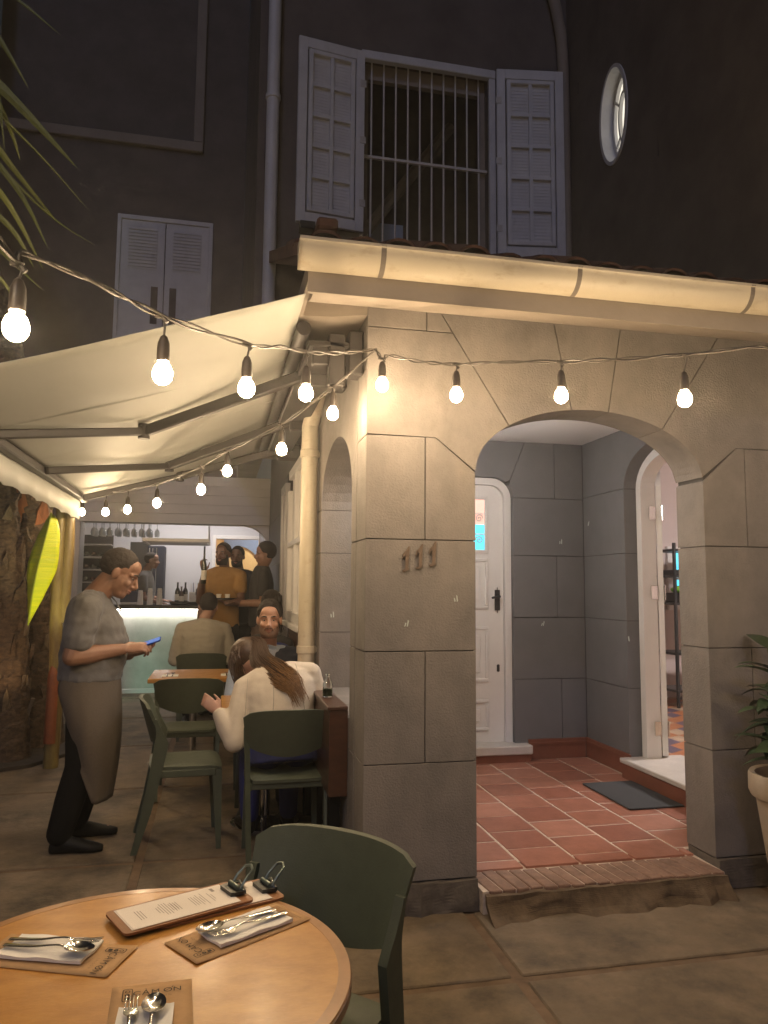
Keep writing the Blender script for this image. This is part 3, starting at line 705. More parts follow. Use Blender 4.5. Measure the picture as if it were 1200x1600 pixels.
b = bm_(); lathe(b, [(.2, 0), (.22, -.02), (.2, -.07), (.05, -.09)], 18, (5.0, 5.2, 2.995)); wobj('ceiling_lamp', b, 'lamp_room', house, 50)
p0, p1 = atY(1047, 862, 7.99), atY(1062, 945, 7.99)
b = bm_()
for r_ in ((p0.x-.06, p1.x+.1, p1.z-.06, p1.z), (p0.x-.06, p1.x+.1, p0.z, p0.z+.06), (p0.x-.06, p0.x, p1.z, p0.z), (p1.x+.04, p1.x+.1, p1.z, p0.z), (p0.x, p1.x+.04, (p0.z+p1.z)/2-.02, (p0.z+p1.z)/2+.02)): box(b, r_[0], r_[1], 7.95, 7.995, r_[2], r_[3])
rwn = wobj('room_window', b, 'white_paint', house)
b = bm_(); box(b, p0.x, p1.x+.04, 7.975, 7.985, p1.z, p0.z); wobj('pane', b, 'pane_cyan', rwn)

# porch floor: body, tiles, row of edge bricks
b = bm_(); box(b, JL+.002, JR-.002, YF-.07, YB, 0, FLZ-.011)
box(b, .9, XRI, YB, PBY, 0, FLZ-.0035)
fl = wobj('porch_floor', b, 'grout', house)
b = bm_(); box(b, JL+.005, JR-.004, YF-.10, YF-.072, 0, FLZ-.016); bmesh.ops.subdivide_edges(b, edges=b.edges[:], cuts=14, use_grid_fill=True)
for v in b.verts: v.co += V(noise.noise(v.co*5)*.02, -(.25+1.1*abs(noise.noise(v.co*7)))*.11*(1-v.co.z/.094)**1.6-abs(noise.noise(v.co*15))*.02, noise.noise(v.co*19)*.009 if v.co.z > .02 else 0)
wobj('step_face', b, 'step_mortar', house)
bw_, k = .068, 0; x = JL+.012
while x < JR-.05:
    b = bm_(); w = bw_-.008
    b2 = bmesh.new(); box(b2, 0, w, 0, .235, 0, .03); bmesh.ops.bevel(b2, geom=b2.edges[:], offset=.004, segments=1, affect='EDGES')
    for v in b2.verts: v.co += V(noise.noise(v.co*9+V(x*7, 0, 0))*.006-(v.co.y)*.10, noise.noise(v.co*7+V(0, x*9, 0))*.012, noise.noise(v.co*8+V(x*5, 2, 0))*.004)
    merge(b, b2, Matrix.Translation((x+.02, YF-.085+random.uniform(-.008, .008), FLZ-.035)))
    wobj('edge_brick', b, 'edge_brick', fl); x += bw_; k += 1
tw, tlh = .295, .145   # tiles laid in running bond; long side along x, courses run in depth
ROT = R(-4); tms = []
for mm in ('floor_tile', 'floor_tile_b', 'floor_tile_c'):
    b = bm_(); bbox(b, .005, .30-.005, .005, .30-.005, -.012, 0, .002); me = finish(b); me.materials.append(MATS[mm]); tms.append(me)
col = 0; x = .93
y_start = YF+.155
while x < XRI-.05:
    off = (col % 2)*.14+random.uniform(-.01, .01); y = y_start-.30+off
    while y < PBY-.02:
        ya, yb = max(y, y_start), min(y+.28, PBY-.022); xa, xb = x, min(x+.30, XRI-.024)
        if yb-ya > .03 and (xb > 1.2) and not (ya < YB and (xa < JL-.0 and xb < JL+.02)):
            if ya < YB: xa = max(xa, JL+.004); xb = min(xb, JR-.004)
            if xb-xa > .03:
                b = bm_(); bbox(b, xa+.008, xb-.008, ya+.008, yb-.008, FLZ-.014, FLZ+random.uniform(-.001, .0015), .002)
                wobj('floor_tile', b, random.choice(('floor_tile', 'floor_tile', 'floor_tile_b', 'floor_tile_c')), fl)
        y += .28
    x += .30; col += 1
# chalky repair marks on the wall
for (x, y, pl) in ((712, 936, 'f'), (635, 975, 'f'), (876, 847, 'b'), (848, 975, 'b'), (920, 818, 'r'), (983, 998, 'r'), (519, 961, 's')):
    b = bm_()
    j_ = random.uniform(-.003, .003)
    for dx in ((-.006, .006) if pl in 'fbs' else (0,)):
        if pl == 'f': p = atY(x, y, YF); s = 1
        elif pl == 'b': p = atY(x, y, PBY); s = 1.3
        elif pl == 'r': p = atX(x, y, XRI); s = 1.5
        else: p = atY(x, y, SY1); s = 1.3
        t = [(-.0025+j_, -.013), (.003+j_, -.010), (.0035-j_, .009+dx), (-.002-j_, .013+dx)]
        if pl == 'r': prism(b, [(p.y+q[0]*s*2, p.z+q[1]*s) for q in t], p.x-.0025, p.x-.0012, 'x')
        else: prism(b, [(p.x+dx*s+q[0]*s, p.z+q[1]*s) for q in t], p.y-.0025, p.y-.0012)
    wobj('plaster_patch', b, 'patch', house)
# numerals 1 1 1: slanted brass figures with a flag and a foot, rising to the right
def digit(x, z, h):
    b = bm_(); o = [(-.14, .0), (.02, -.02), (.26, .07), (.29, .15), (.18, .13), (.31, 1.0), (.22, .98), (.10, .82), (-.08, .70), (-.16, .55), (-.15, .48), (-.10, .50), (-.05, .62), (.07, .69), (.05, .10), (-.14, .06)]
    b.free(); b = bm_(); prism(b, [(x+p[0]*h*.66, z+p[1]*h) for p in o], YF-.016, YF-.006)
    bmesh.ops.bevel(b, geom=[e_ for e_ in b.edges if abs(e_.verts[0].co.y-YF+.016) < 1e-5 and abs(e_.verts[1].co.y-YF+.016) < 1e-5], offset=.002, segments=1, affect='EDGES')
    tube(b, [(x+.03*h, YF-.007, z+.5*h), (x+.03*h, YF+.001, z+.5*h)], .003, 6); tube(b, [(x+.14*h, YF-.007, z+.86*h), (x+.14*h, YF+.001, z+.86*h)], .003, 6)
    return b
nb = None
for x, y0 in ((632, 893), (653, 889), (674, 885)):
    p = atY(x, y0, YF-.01); wobj('house_numeral', digit(p.x, p.z, .122), 'iron' if 0 else 'numeral', house)
# ================================================================= bar building at the back
BY = 10.3
bar = thing('bar_building', 'dark two-storey building at the back with a white boarded lintel over the open bar', 'building', (-1.5, 11.5, 0))
b = bm_(); wx0, wx1, wz0, wz1 = -1.46, -.20, 4.72, 6.5; tx0, tx1, tz0, tz1 = -3.2, -.50, 7.64, 11.0
box(b, -9, wx0, BY, BY+.3, 2.95, 7.5); box(b, wx1, .215, BY, BY+.3, 2.95, 7.5); box(b, wx0, wx1, BY, BY+.3, 2.95, wz0); box(b, wx0, wx1, BY, BY+.3, wz1, 7.5)
box(b, -9, tx0, BY, BY+.3, 7.5, 13); box(b, tx1, .215, BY, BY+.3, 7.5, 13); box(b, tx0, tx1, BY, BY+.3, 7.5, tz0); box(b, tx0, tx1, BY, BY+.3, tz1, 13)
box(b, -9, -1.9, BY, BY+.3, 0, 2.95)
wobj('wall', b, 'upper_paint', bar)
b = bm_(); box(b, tx0, tx1, BY+.5, BY+.55, tz0, tz1); box(b, -4, .2, 13.3, 13.4, 2.95, 9); wobj('dark_recess', b, 'upper_paint', bar)
b = bm_(); bbox(b, tx0, tx1+.13, BY-.06, BY+.1, tz0-.14, tz0, .01); bbox(b, tx1, tx1+.13, BY-.06, BY+.1, tz0, tz1, .01); wobj('opening_trim', b, 'soffit', bar)
# lintel of white boards
b = bm_(); box(b, -1.9, .67, BY+.02, BY+.3, 2.31, 2.95); lint = wobj('lintel', b, 'siding', bar)
for k in range(5):
    b = bm_(); z = 2.31+k*.128; prism(b, [(BY-.012, z), (BY+.0195, z), (BY+.0195, z+.126), (BY-.002, z+.126)], -1.9, .67, 'x'); wobj('siding_board', b, 'siding', lint)
b = bm_(); bbox(b, -1.92, -1.74, BY-.03, BY+.3, 0, 2.31, .008); wobj('post', b, 'grey_metal', bar)
b = bm_()   # quarter-round bracket where the lintel meets the right wall
pts = [(.67, 2.31)]+[(.67-.34+.34*math.sin(t), 2.31-.0-.34+.34*math.cos(t)) for t in [k*math.pi/2/8 for k in range(9)]]
prism(b, [(.67, 2.305), (.34, 2.305)]+[(.33+.34*math.sin(t), 1.965+.34*math.cos(t)) for t in [k*math.pi/2/8 for k in range(1, 8)]]+[(.67, 1.97)], BY+.03, BY+.28); wobj('arch_bracket', b, 'siding', bar)
# closed shuttered window upstairs
b = bm_()
for r_ in ((wx0, wx0+.05, wz0, wz1), (wx1-.05, wx1, wz0, wz1), (wx0+.05, wx1-.05, wz1-.06, wz1), (wx0+.05, wx1-.05, wz0, wz0+.08)): bbox(b, r_[0], r_[1], BY-.02, BY+.06, r_[2], r_[3], .004)
bwn = wobj('shuttered_window', b, 'shutter_paint', bar)
mid = (wx0+wx1)/2
for xa, xb in ((wx0+.052, mid-.006), (mid+.006, wx1-.052)):
    b = bm_(); bbox(b, xa, xb, BY+.0, BY+.035, wz0+.082, wz1-.062, .003)
    box(b, xa+.09, xb-.09, BY-.006, BY-.0005, 5.75, 6.36); sl2 = wobj('shutter_leaf', b, 'shutter_paint', bwn)
    b = bm_()
    for j in range(12): z = 5.78+j*.047; prism(b, [(BY-.006, z+.04), (BY-.02, z+.004), (BY-.014, z)], xa+.1, xb-.1, 'x')
    wobj('louvres', b, 'shutter_paint', sl2)
    for xx in ((xb-.16,) if xa < mid-.3 else (xa+.07,)):
        b = bm_(); box(b, xx, xx+.09, BY-.004, BY-.001, 5.0, 5.52); wobj('pane', b, 'upper_paint', sl2)
    b = bm_(); box(b, xa+.22, xb-.20, BY-.010, BY-.001, 4.9, 5.6); wobj('lower_panel', b, 'shutter_paint', sl2) if xa > mid else b.free()
# room behind the counter
b = bm_(); DXA, DXB, DZT = -.04, .92, 2.28; YW = 13.0
box(b, -2.6, -1.42, YW, YW+.12, 0, 2.9); box(b, -1.1, DXA, YW, YW+.12, 0, 2.9); box(b, DXB, 2.2, YW, YW+.12, 0, 2.9); box(b, DXA, DXB, YW, YW+.12, DZT, 2.9); box(b, -1.42, -1.1, YW, YW+.12, 2.2, 2.9)
box(b, -2.7, -2.6, BY+.3, YW+.12, 0, 2.9)
wobj('back_wall', b, 'bar_wall', bar)
b = bm_(); box(b, .675, .9, BY+.001, YW, 0, 2.9); wobj('right_wall', b, 'porch_paint', bar)
b = bm_(); box(b, -2.7, 2.2, BY+.3, YW+1.6, 2.9, 2.95); wobj('ceiling', b, 'ceiling_paint', bar)
b = bm_(); box(b, -1.42, -1.1, YW+.02, YW+.06, 0, 2.2); wobj('dark_door', b, 'black_plastic', bar)
b = bm_(); box(b, -.04, 2.0, YW+1.5, YW+1.55, 0, 2.9); box(b, 1.9, 2.0, YW+.12, YW+1.5, 0, 2.9); wobj('corridor_wall', b, 'door_cream', bar)
b = bm_(); box(b, -.1, -.04, YW+.12, YW+1.5, 0, 2.9); wobj('corridor_side', b, 'door_orange', bar)
b = bm_(); prism(b, [(.1, 1.9), (.1, 2.6), (.75, 2.6)]+[(.75-.45*(1-math.cos(t)), 2.0+.35*math.sin(t)-.1) for t in [k*math.pi/2/6 for k in range(1, 6)]], YW+1.46, YW+1.495); wobj('blue_panel', b, 'door_blue', bar)
b = bm_(); prism(b, [(.72, 2.9), (1.9, 2.9), (1.9, 2.02), (.95, 2.02)], YW+1.45, YW+1.49); wobj('dark_panel', b, 'dark_void', bar)
for r_, nm in (((DXA-.06, DXA, 0, DZT+.06), 'door_casing'), ((DXB, DXB+.06, 0, DZT+.06), 'door_casing'), ((DXA, DXB, DZT, DZT+.06), 'door_casing')):
    b = bm_(); bbox(b, r_[0], r_[1], YW-.02, YW-.001, r_[2], r_[3], .004); wobj(nm, b, 'white_paint', bar)
for (lx, ly, mm, r_) in ((-.8, 12.0, 'lamp_bar', .16), (.9, 13.8, 'lamp_corridor', .13), (.1, 12.0, 'lamp_bar', .16)):
    b = bm_(); lathe(b, [(r_, 0), (r_+.01, -.01), (r_*.9, -.04), (.02, -.05)], 18, (lx, ly, 2.899)); wobj('ceiling_lamp', b, mm, bar, 50)
# suspended steel frame over the counter
b = bm_(); z0 = 2.10; xA, xB, yA, yB = -1.05, -.12, 11.0, 11.9
for r_ in ((xA, xB, yA, yA+.04), (xA, xB, yB-.04, yB), (xA, xA+.04, yA+.04, yB-.04), (xB-.04, xB, yA+.04, yB-.04)): bbox(b, *r_, z0, z0+.05, .004)
tube(b, [(xA+.2, yA+.1, z0+.045), (xB-.25, yB-.08, z0+.045)], .015, 6)
for x in (xA+.02, xB-.02):
    for y in (yA+.02, yB-.02): tube(b, [(x, y, z0+.05), (x, y, 2.9)], .008, 6)
fr = wobj('hanging_frame', b, 'grey_metal', bar)
for k in range(7):
    b = bm_(); y = yA+.08+k*.115; bbox(b, xA+.041, xB-.041, y, y+.03, z0+.012, z0+.03, .002); wobj('slat', b, 'grey_metal', fr)

# ---------------------------------------------------------------- counter and what stands on it
CY0 = 11.1; CX0, CX1 = -1.72, .05
ctr = thing('bar_counter', 'bar counter with mottled pale front, black top and glowing strip under it', 'bar counter', ((CX0+CX1)/2, CY0+.3, 0))
b = bm_(); box(b, CX0, CX1, CY0, CY0+.5, .062, 1.155); wobj('front_panel', b, 'bar_front', ctr)
b = bm_(); bbox(b, CX0-.02, CX1+.02, CY0-.02, CY0+.5, 0, .06, .004); wobj('baseboard', b, 'white_paint', ctr)
b = bm_(); bbox(b, CX0-.04, CX1+.04, CY0-.10, CY0+.55, 1.157, 1.215, .006); wobj('top', b, 'bar_top', ctr)
b = bm_(); box(b, CX0, CX1, CY0-.085, CY0-.045, 1.144, 1.1565); wobj('light_strip', b, 'led', ctr)
ZC = 1.2155
def cup_stack(x, y, h, lab):
    b = bm_(); r0 = .042; lathe(b, [(r0, 0), (r0*.98, .01), (r0*.72, h), (r0*.3, h+.002)], 14, (x, y, ZC))
    for k in range(1, 6): lathe(b, [(r0*(1-.26*k/6)+.001, h*k/6), (r0*(1-.26*k/6)+.004, h*k/6+.004), (r0*(1-.26*k/6)+.001, h*k/6+.008)], 14, (x, y, ZC), True)
    one('cup_stack', b, 'paper_cup', lab, 'cups', 'stacked paper cups on the bar', 40)
for px_, h, lab in ((219, .20, 'short stack of paper cups on the bar, nearest the grey shirted man'), (234, .23, 'middle stack of paper cups on the bar counter'), (249, .23, 'stack of paper cups on the bar, nearest the black tray')):
    p = atY(px_, 940, CY0+.1); cup_stack(p.x, CY0+.1, h, lab)
b = bm_(); p = atY(290, 940, CY0+.12)
lathe(b, [(.20, 0), (.22, .012), (.225, .045), (.215, .045), (.205, .014), (.01, .013)], 28, (p.x, CY0+.14, ZC)); one('serving_tray', b, 'black_plastic', 'round black serving tray lying on the bar', 'tray', None, 40)
def bottle(px_, y, h, r, mm, lab, z=ZC, label_m='bottle_label', grp='bottles standing on the bar'):
    p = atY(px_, 940, y); t = thing('bottle', lab, 'bottle', (p.x, y, z), 0, grp)
    b = bm_(); lathe(b, [(r*.9, 0), (r, .006), (r, h*.58), (r*.8, h*.66), (r*.36, h*.76), (r*.34, h*.97), (r*.42, h*.972), (r*.42, h), (r*.2, h)], 14); obj('glass_body', b, mm, t, 40)
    b = bm_(); lathe(b, [(r+.0012, h*.18), (r+.0012, h*.46)], 14, closed=True); obj('paper_label', b, label_m, t, 40)
bottle(277, CY0+.38, .32, .038, 'bottle_dark', 'tall dark wine bottle at the left of the bottles on the bar')
bottle(283, CY0+.30, .26, .035, 'bottle_brown', 'short brown bottle between two tall bottles on the bar')
bottle(289, CY0+.38, .32, .038, 'bottle_dark', 'tall dark bottle beside the pale box on the bar')
p = atY(305, 940, CY0+.35); t = thing('straw_box', 'pale box holding upright dark tubes on the bar', 'box', (p.x, CY0+.35, ZC))
b = bm_(); bbox(b, -.09, .09, -.07, .07, 0, .18, .006); obj('box_body', b, 'paper_cup', t)
for k in range(5): b = bm_(); x = -.06+k*.03; tube(b, [(x, 0, .18), (x+.004*(k-2), 0, .30+.015*(k % 2))], .006, 6); obj('tube', b, 'black_plastic' if k % 2 else 'bottle_label', t)
# till screen
p = atY(205, 930, CY0+.3); t = thing('till', 'small dark till screen on the bar behind the grey shirted man', 'till', (p.x-.02, CY0+.3, ZC))
b = bm_(); bbox(b, -.11, .11, -.08, .08, 0, .03, .008); obj('base', b, 'grey_metal', t)
b = bm_(); b2 = bmesh.new(); bbox(b2, -.13, .13, -.008, .008, 0, .17, .006); merge(b, b2, Matrix.Translation((0, 0, .028)) @ Matrix.Rotation(R(-25), 4, 'X')); obj('screen', b, 'cloth_navy', t)
# rack of hanging wine glasses
gr = thing('glass_rack', 'rack under the ceiling with rows of stem glasses hanging upside down', 'glass rack', (-1.35, 11.35, 2.39))
b = bm_()
for k in range(5): bbox(b, -.42, .56, -.22+k*.11-.012, -.22+k*.11+.012, 0, .018, .002)
for x in (-.40, .54): tube(b, [(x, -.22, .016), (x, -.22, .51)], .006, 6); tube(b, [(x, .22, .016), (x, .22, .51)], .006, 6)
obj('rail', b, 'grey_metal', gr)
b = bm_(); lathe(b, [(.033, 0), (.031, -.003), (.006, -.012), (.004, -.08), (.008, -.095), (.028, -.115), (.037, -.145), (.037, -.17), (.031, -.21), (.0295, -.21), (.035, -.17), (.035, -.146), (.026, -.118), (.004, -.10)], 12)
gm = finish(b); gm.materials.append(MATS['glass']); autosmooth(gm, 50)
for i in range(9):
    for j in range(3):
        if random.random() < .12: continue
        o = bpy.data.objects.new('stem_glass', gm); C.objects.link(o); o.parent = gr; o.location = (-.37+i*.107+random.uniform(-.008, .008), -.165+j*.11, -.0005)
# wall shelf of bottles
shf = thing('bottle_shelf', 'dark wall shelf packed with lying bottles behind the bar', 'shelf', (-2.0, 12.8, 1.0))
b = bm_(); box(b, -.42, .32, .15, .19, 0, 1.3); obj('back_board', b, 'black_plastic', shf)
for k in range(6): b = bm_(); bbox(b, -.42, .32, -.12, .149, .12+k*.2, .14+k*.2, .003); obj('shelf_board', b, 'grey_metal', shf)
for k in range(5):
    for i in range(7):
        b = bm_(); x = -.36+i*.103; z = .14+k*.2+.0385; tube(b, [(x, .10, z), (x, -.06, z), (x, -.09, z), (x, -.15, z)], [.038, .038, .014, .013], 10); obj('lying_bottle', b, random.choice(('bottle_dark', 'bottle_brown', 'bottle_dark', 'bottle_label')), shf, 40)
# standing fridge with bright edge strips, coat hanging by it
t = thing('fridge', 'narrow steel fridge column with vertical bright edges behind the barman', 'fridge', (-.98, 12.75, 0))
b = bm_(); bbox(b, -.12, .14, -.2, .2, 0, 2.12, .01); obj('body', b, 'cloth_navy', t)
for x in (-.09, -.04, .02): b = bm_(); tube(b, [(x, -.215, .3), (x, -.215, 2.08)], .012, 8); obj('edge_strip', b, 'steel', t)

# ================================================================= awning
AWX0, AWX1, AWZ0, AWZ1, AY0, AY1 = .334, -1.16, 2.735, 2.255, 3.12, 6.95
aw = thing('awning', 'retractable cream fabric awning with dark folding arms over the tables', 'awning', (.42, 5.1, 2.5))
b = bm_(); nx, ny = 26, 40; rows = []
for i in range(nx+1):
    u = i/nx; row = []
    for j in range(ny+1):
        v = j/ny; sag = -.022*math.sin(math.pi*u)*(.7+.3*math.sin(v*9))+.006*math.sin(v*42+u*5)*math.sin(math.pi*u)
        row.append(b.verts.new((AWX0+(AWX1-AWX0)*u, AY0+(AY1-AY0)*v, AWZ0+(AWZ1-AWZ0)*u+sag)))
    rows.append(row)
for i in range(nx):
    for j in range(ny): b.faces.new((rows[i][j], rows[i+1][j], rows[i+1][j+1], rows[i][j+1]))
o = wobj('fabric', b, 'awning_fabric', aw, 60); md = o.modifiers.new('t', 'SOLIDIFY'); md.thickness = .003
b = bm_(); rows = []
for j in range(60):
    v = j/59; y = AY0+(AY1-AY0)*v; rows.append([b.verts.new((AWX1-.03+.012*math.sin(v*60)*k, y, AWZ1+.0-.20*k-(.015*abs(math.sin(v*30)) if k == 1 else 0))) for k in (0, .5, 1)])
for A, B2 in zip(rows, rows[1:]):
    for k in range(2): b.faces.new((A[k], A[k+1], B2[k+1], B2[k]))
o = wobj('valance', b, 'awning_fabric', aw, 60); md = o.modifiers.new('t', 'SOLIDIFY'); md.thickness = .003
for k in range(1, 4):   # sewn seams between the fabric strips
    b = bm_(); y = AY0+(AY1-AY0)*k/4; tube(b, [(AWX0+(AWX1-AWX0)*u, y, AWZ0+(AWZ1-AWZ0)*u-.022*math.sin(math.pi*u)*(.7+.3*math.sin((y-AY0)/(AY1-AY0)*9))-.004) for u in [q/20 for q in range(21)]], [(.011, .0016)]*21, 6, ref=V(0, 1, 0)); wobj('seam', b, 'awning_fabric', aw)
b = bm_(); bbox(b, AWX1-.025, AWX1+.04, AY0, AY1, AWZ1-.055, AWZ1-.004, .008); wobj('front_rail', b, 'awning_metal', aw)
b = bm_(); tube(b, [(.37, 3.5, 2.715), (.37, AY1, 2.715)], .036, 14); bbox(b, .40, .60, 3.55, AY1-.05, 2.65, 2.68, .006); wobj('roller', b, 'awning_dark', aw, 40)
def arm(sh, elb, end):
    sh, elb, end = Vector(sh), Vector(elb), Vector(end); b = bm_()
    def bar_(a, c, w, h):
        d = (c-a); L = d.length; q = Matrix.Translation(a) @ d.to_track_quat('X', 'Z').to_matrix().to_4x4(); b2 = bmesh.new(); bbox(b2, 0, L, -w/2, w/2, -h/2, h/2, .008); merge(b, b2, q)
    bar_(sh, elb, .045, .065); bar_(elb, end, .042, .05)
    o = wobj('folding_arm', b, 'awning_metal', aw)
    b = bm_(); tube(b, [elb+V(0, 0, -.045), elb+V(0, 0, .045)], .036, 12); wobj('elbow_joint', b, 'awning_dark', o, 40)
    b = bm_(); bbox(b, sh.x-.03, XC-.003, sh.y-.06, sh.y+.06, sh.z-.08, sh.z+.05, .01); wobj('wall_bracket', b, 'awning_dark', o)
arm((.45, 4.10, 2.66), (-.463, 4.72, 2.415), (AWX1+.05, 4.00, 2.22)); arm((.50, 5.30, 2.66), (-.402, 6.18, 2.435), (AWX1+.05, 5.2, 2.22))
arm((.50, 6.5, 2.66), (-.35, 6.85, 2.45), (AWX1+.05, 6.6, 2.205))
b = bm_(); bbox(b, .50, .58, 3.55, 3.62, 2.46, 2.72, .006); bbox(b, .60, .668, 3.55, 3.66, 2.52, 2.74, .006); bbox(b, .42, .50, 3.56, 3.61, 2.56, 2.66, .006); wobj('motor_bracket', b, 'awning_dark', aw)

# ================================================================= string lights
CORN = V(.635, 3.31, 0)
def plan(px_, py, a, d):
    """point where the pixel's ray meets the vertical plane through a and d"""
    r = ray(px_, py); n = V(d.y-a.y, -(d.x-a.x), 0); k = n.dot(a-V(EYE.x, EYE.y, 0))/n.dot(r); return EYE+r*k
sk = bm_(); lathe(sk, [(.004, .075), (.010, .07), (.0165, .052), (.018, .03), (.018, .0), (.014, -.002)], 14); sk_me = finish(sk); sk_me.materials.append(MATS['socket_plastic']); autosmooth(sk_me, 50)
bb = bm_(); lathe(bb, [(.012, 0), (.014, -.006), (.021, -.014), (.0265, -.028), (.0275, -.038), (.0255, -.050), (.019, -.060), (.010, -.0655), (.002, -.067)], 18); bb_me = finish(bb); bb_me.materials.append(MATS['bulb_glow']); autosmooth(bb_me, 60)
BULBS = []
def strand(label, a, d, bulbs, cable, hang, more=()):  # more: unseen bulbs added out of view to even out the light
    t = thing('string_lights', label, 'string lights', (a.x, a.y, 2.3), 0, 'strands of bulbs hung from the porch corner')
    T = V(a.x, a.y, 2.3)
    pts = [plan(x, y, a, d)-T for x, y in cable]
    pts = [p+V(0, 0, .17)-T for p in more[::-1]]+pts if hang == 1 else pts+[p+V(0, 0, .17)-T for p in more]
    path = spl(pts, 8)
    for s in (0, 1):
        b = bm_(); tube(b, [p+V(.004*math.cos(i*.9+s*3.14), .004*math.sin(i*.9+s*3.14), .006*math.cos(i*.7+s*3.14)) for i, p in enumerate(path)], .0042 if s == 0 else .0032, 6); obj('cable', b, 'cable', t, 60)
    for c in [plan(x, y, a, d)-T for x, y in bulbs]+[p-T for p in more]:
        c = c.copy()   # bulb centre
        top = c+V(0, 0, .034); k = min(path, key=lambda p: (p.x-c.x)**2+(p.y-c.y)**2)
        s = bpy.data.objects.new('lamp_holder', sk_me); C.objects.link(s); s.parent = t; s.location = top
        u = bpy.data.objects.new('bulb', bb_me); C.objects.link(u); u.parent = s; u.location = (0, 0, 0)
        BULBS.append(c+T)
        b = bm_(); q0 = Vector((k.x, k.y, k.z))-top; tube(b, [q0, q0*.5+V(0, 0, .04)+V(.004, .003, 0), V(0, 0, .072)], .0035, 6); tube(b, [q0+V(-.02, 0, .0), q0+V(.0, 0, -.004), q0+V(.012, 0, -.018)], .006, 6); obj('drop_wire', b, 'cable', s)
    return t
strand('strand of glowing bulbs rising from the porch corner toward the near left', CORN, V(-.45, 1.72, 0), [(25, 510), (254, 583), (385, 606), (478, 614)],
       [(0, 378), (36, 394), (150, 442), (255, 494), (388, 538), (440, 542), (490, 551), (540, 551), (588, 546)], 1, [V(-.82, 1.17, 2.45), V(-1.17, .64, 2.5), V(-1.52, .11, 2.53), V(-1.87, -.42, 2.55)])
strand('strand of glowing bulbs running right from the porch corner above the arch', CORN, V(1.97, 2.45, 0), [(597, 601), (713, 617), (877, 618), (1070, 623)],
       [(586, 546), (599, 561), (608, 556), (660, 566), (713, 569), (790, 566), (876, 565), (960, 562), (1073, 554), (1200, 543)], 0, [V(2.08, 2.37, 2.12), V(2.44, 2.10, 2.13), V(2.80, 1.84, 2.15)])
strand('strand of glowing bulbs running from the porch corner back under the awning', CORN, V(-1.02, 6.95, 0), [(520, 646), (440, 702), (355, 736), (314, 765), (245, 786), (199, 796), (165, 800), (128, 800), (95, 796)],
       [(584, 549), (520, 605), (440, 663), (355, 705), (310, 731), (250, 755), (199, 766), (165, 770), (128, 772), (80, 765)], 0)

# ================================================================= palms and plants
def palm(label, x, y, r, h, lean, light=False):
    t = thing('palm_tree', label, 'palm tree', (x, y, 0), 0, 'palm trunks beside the bar')
    b = bm_(); n = 32; m_ = 420; rows = []
    for j in range(m_+1):
        z = h*j/m_; f = j/m_; row = []
        for k in range(n):
            a = 2*math.pi*k/n; ring = (z*7.5+.5*math.sin(a*2+z)) % 1
            rr = r*(1.12-.12*f+(.25*math.exp(-z*6)))*(1+.13*ring*(.6+.4*noise.noise(V(math.cos(a)*3, math.sin(a)*3, z*2)))+.09*noise.noise(V(math.cos(a)*5, math.sin(a)*5, z*9)))
            row.append(b.verts.new((rr*math.cos(a)+lean*f*f, rr*math.sin(a), z)))
        rows.append(row)
    for A, B2 in zip(rows, rows[1:]):
        for k in range(n): b.faces.new((A[k], A[(k+1) % n], B2[(k+1) % n], B2[k]))
    obj('trunk', b, 'palm_bark', t)
    # old leaf bases
    for i in range(46):
        a = i*2.4; z = .3+i*.055; b = bm_(); w, hh = r*random.uniform(.22, .42), random.uniform(.12, .26)
        c, s = math.cos(a), math.sin(a); u = V(-s, c, 0); o_ = V(c, s, 0); base = V(lean*(z/h)**2, 0, z)
        rr = r*(1.10-.12*z/h)
        P = [base+o_*(rr-.01)-u*w, base+o_*(rr-.01)+u*w, base+o_*(rr+.038)+u*w*.7+V(0, 0, hh*.6), base+o_*(rr+.05)+u*w*.2+V(0, 0, hh), base+o_*(rr+.046)-u*w*.3+V(0, 0, hh*.9), base+o_*(rr+.036)-u*w*.75+V(0, 0, hh*.55)]
        P = [p+V(random.uniform(-.01, .01), random.uniform(-.01, .01), random.uniform(-.03, .03)) for p in P]
        v1 = [b.verts.new(p) for p in P]; v2 = [b.verts.new(p-o_*.03) for p in P]; b.faces.new(v1); b.faces.new(v2[::-1])
        for k in range(6): b.faces.new((v1[k], v2[k], v2[(k+1) % 6], v1[(k+1) % 6]))
        obj('leaf_base', b, random.choice(('palm_bark', 'palm_bark_light', 'palm_bark_light', 'palm_fibre' if z > 1.9 else 'palm_bark')), t)
    b = bm_(); rz = [(r*1.13, 2.05), (r*1.22, 2.1), (r*1.2, 2.7), (r*1.25, 3.0)]; lathe(b, rz, 18, (lean*.065, 0, 0), True); obj('fibre_sheath', b, 'palm_fibre', t, 50)
    cr = bm_(); top = V(lean, 0, h)
    for i in range(11):
        a = i*2*math.pi/11+.3; d = V(math.cos(a), math.sin(a), 0); pts = [top+d*(.1+1.9*s)+V(0, 0, .9*s-1.6*s*s) for s in (0, .25, .5, .75, 1)]; path = spl(pts, 4); tube(cr, path, lin([.02, .015, .012, .008, .004], 4), 5)
        for q in range(2, len(path)-1):
            tn = (path[q+1]-path[q-1]).normalized(); sd = tn.cross(V(0, 0, 1)).normalized()
            for sg in (-1, 1):
                p = path[q]; e_ = p+sd*sg*.42+tn*.25+V(0, 0, -.22); w = tn*.018
                vv = [cr.verts.new(x) for x in (p-w, p+w, p+(e_-p)*.6+w*.8, e_, p+(e_-p)*.6-w*.8)]; cr.faces.new(vv)
    obj('crown', cr, 'frond', t)
    return t
palm('thick palm trunk at the left edge with ragged leaf bases', -1.69, 7.05, .135, 9.6, -3.6)
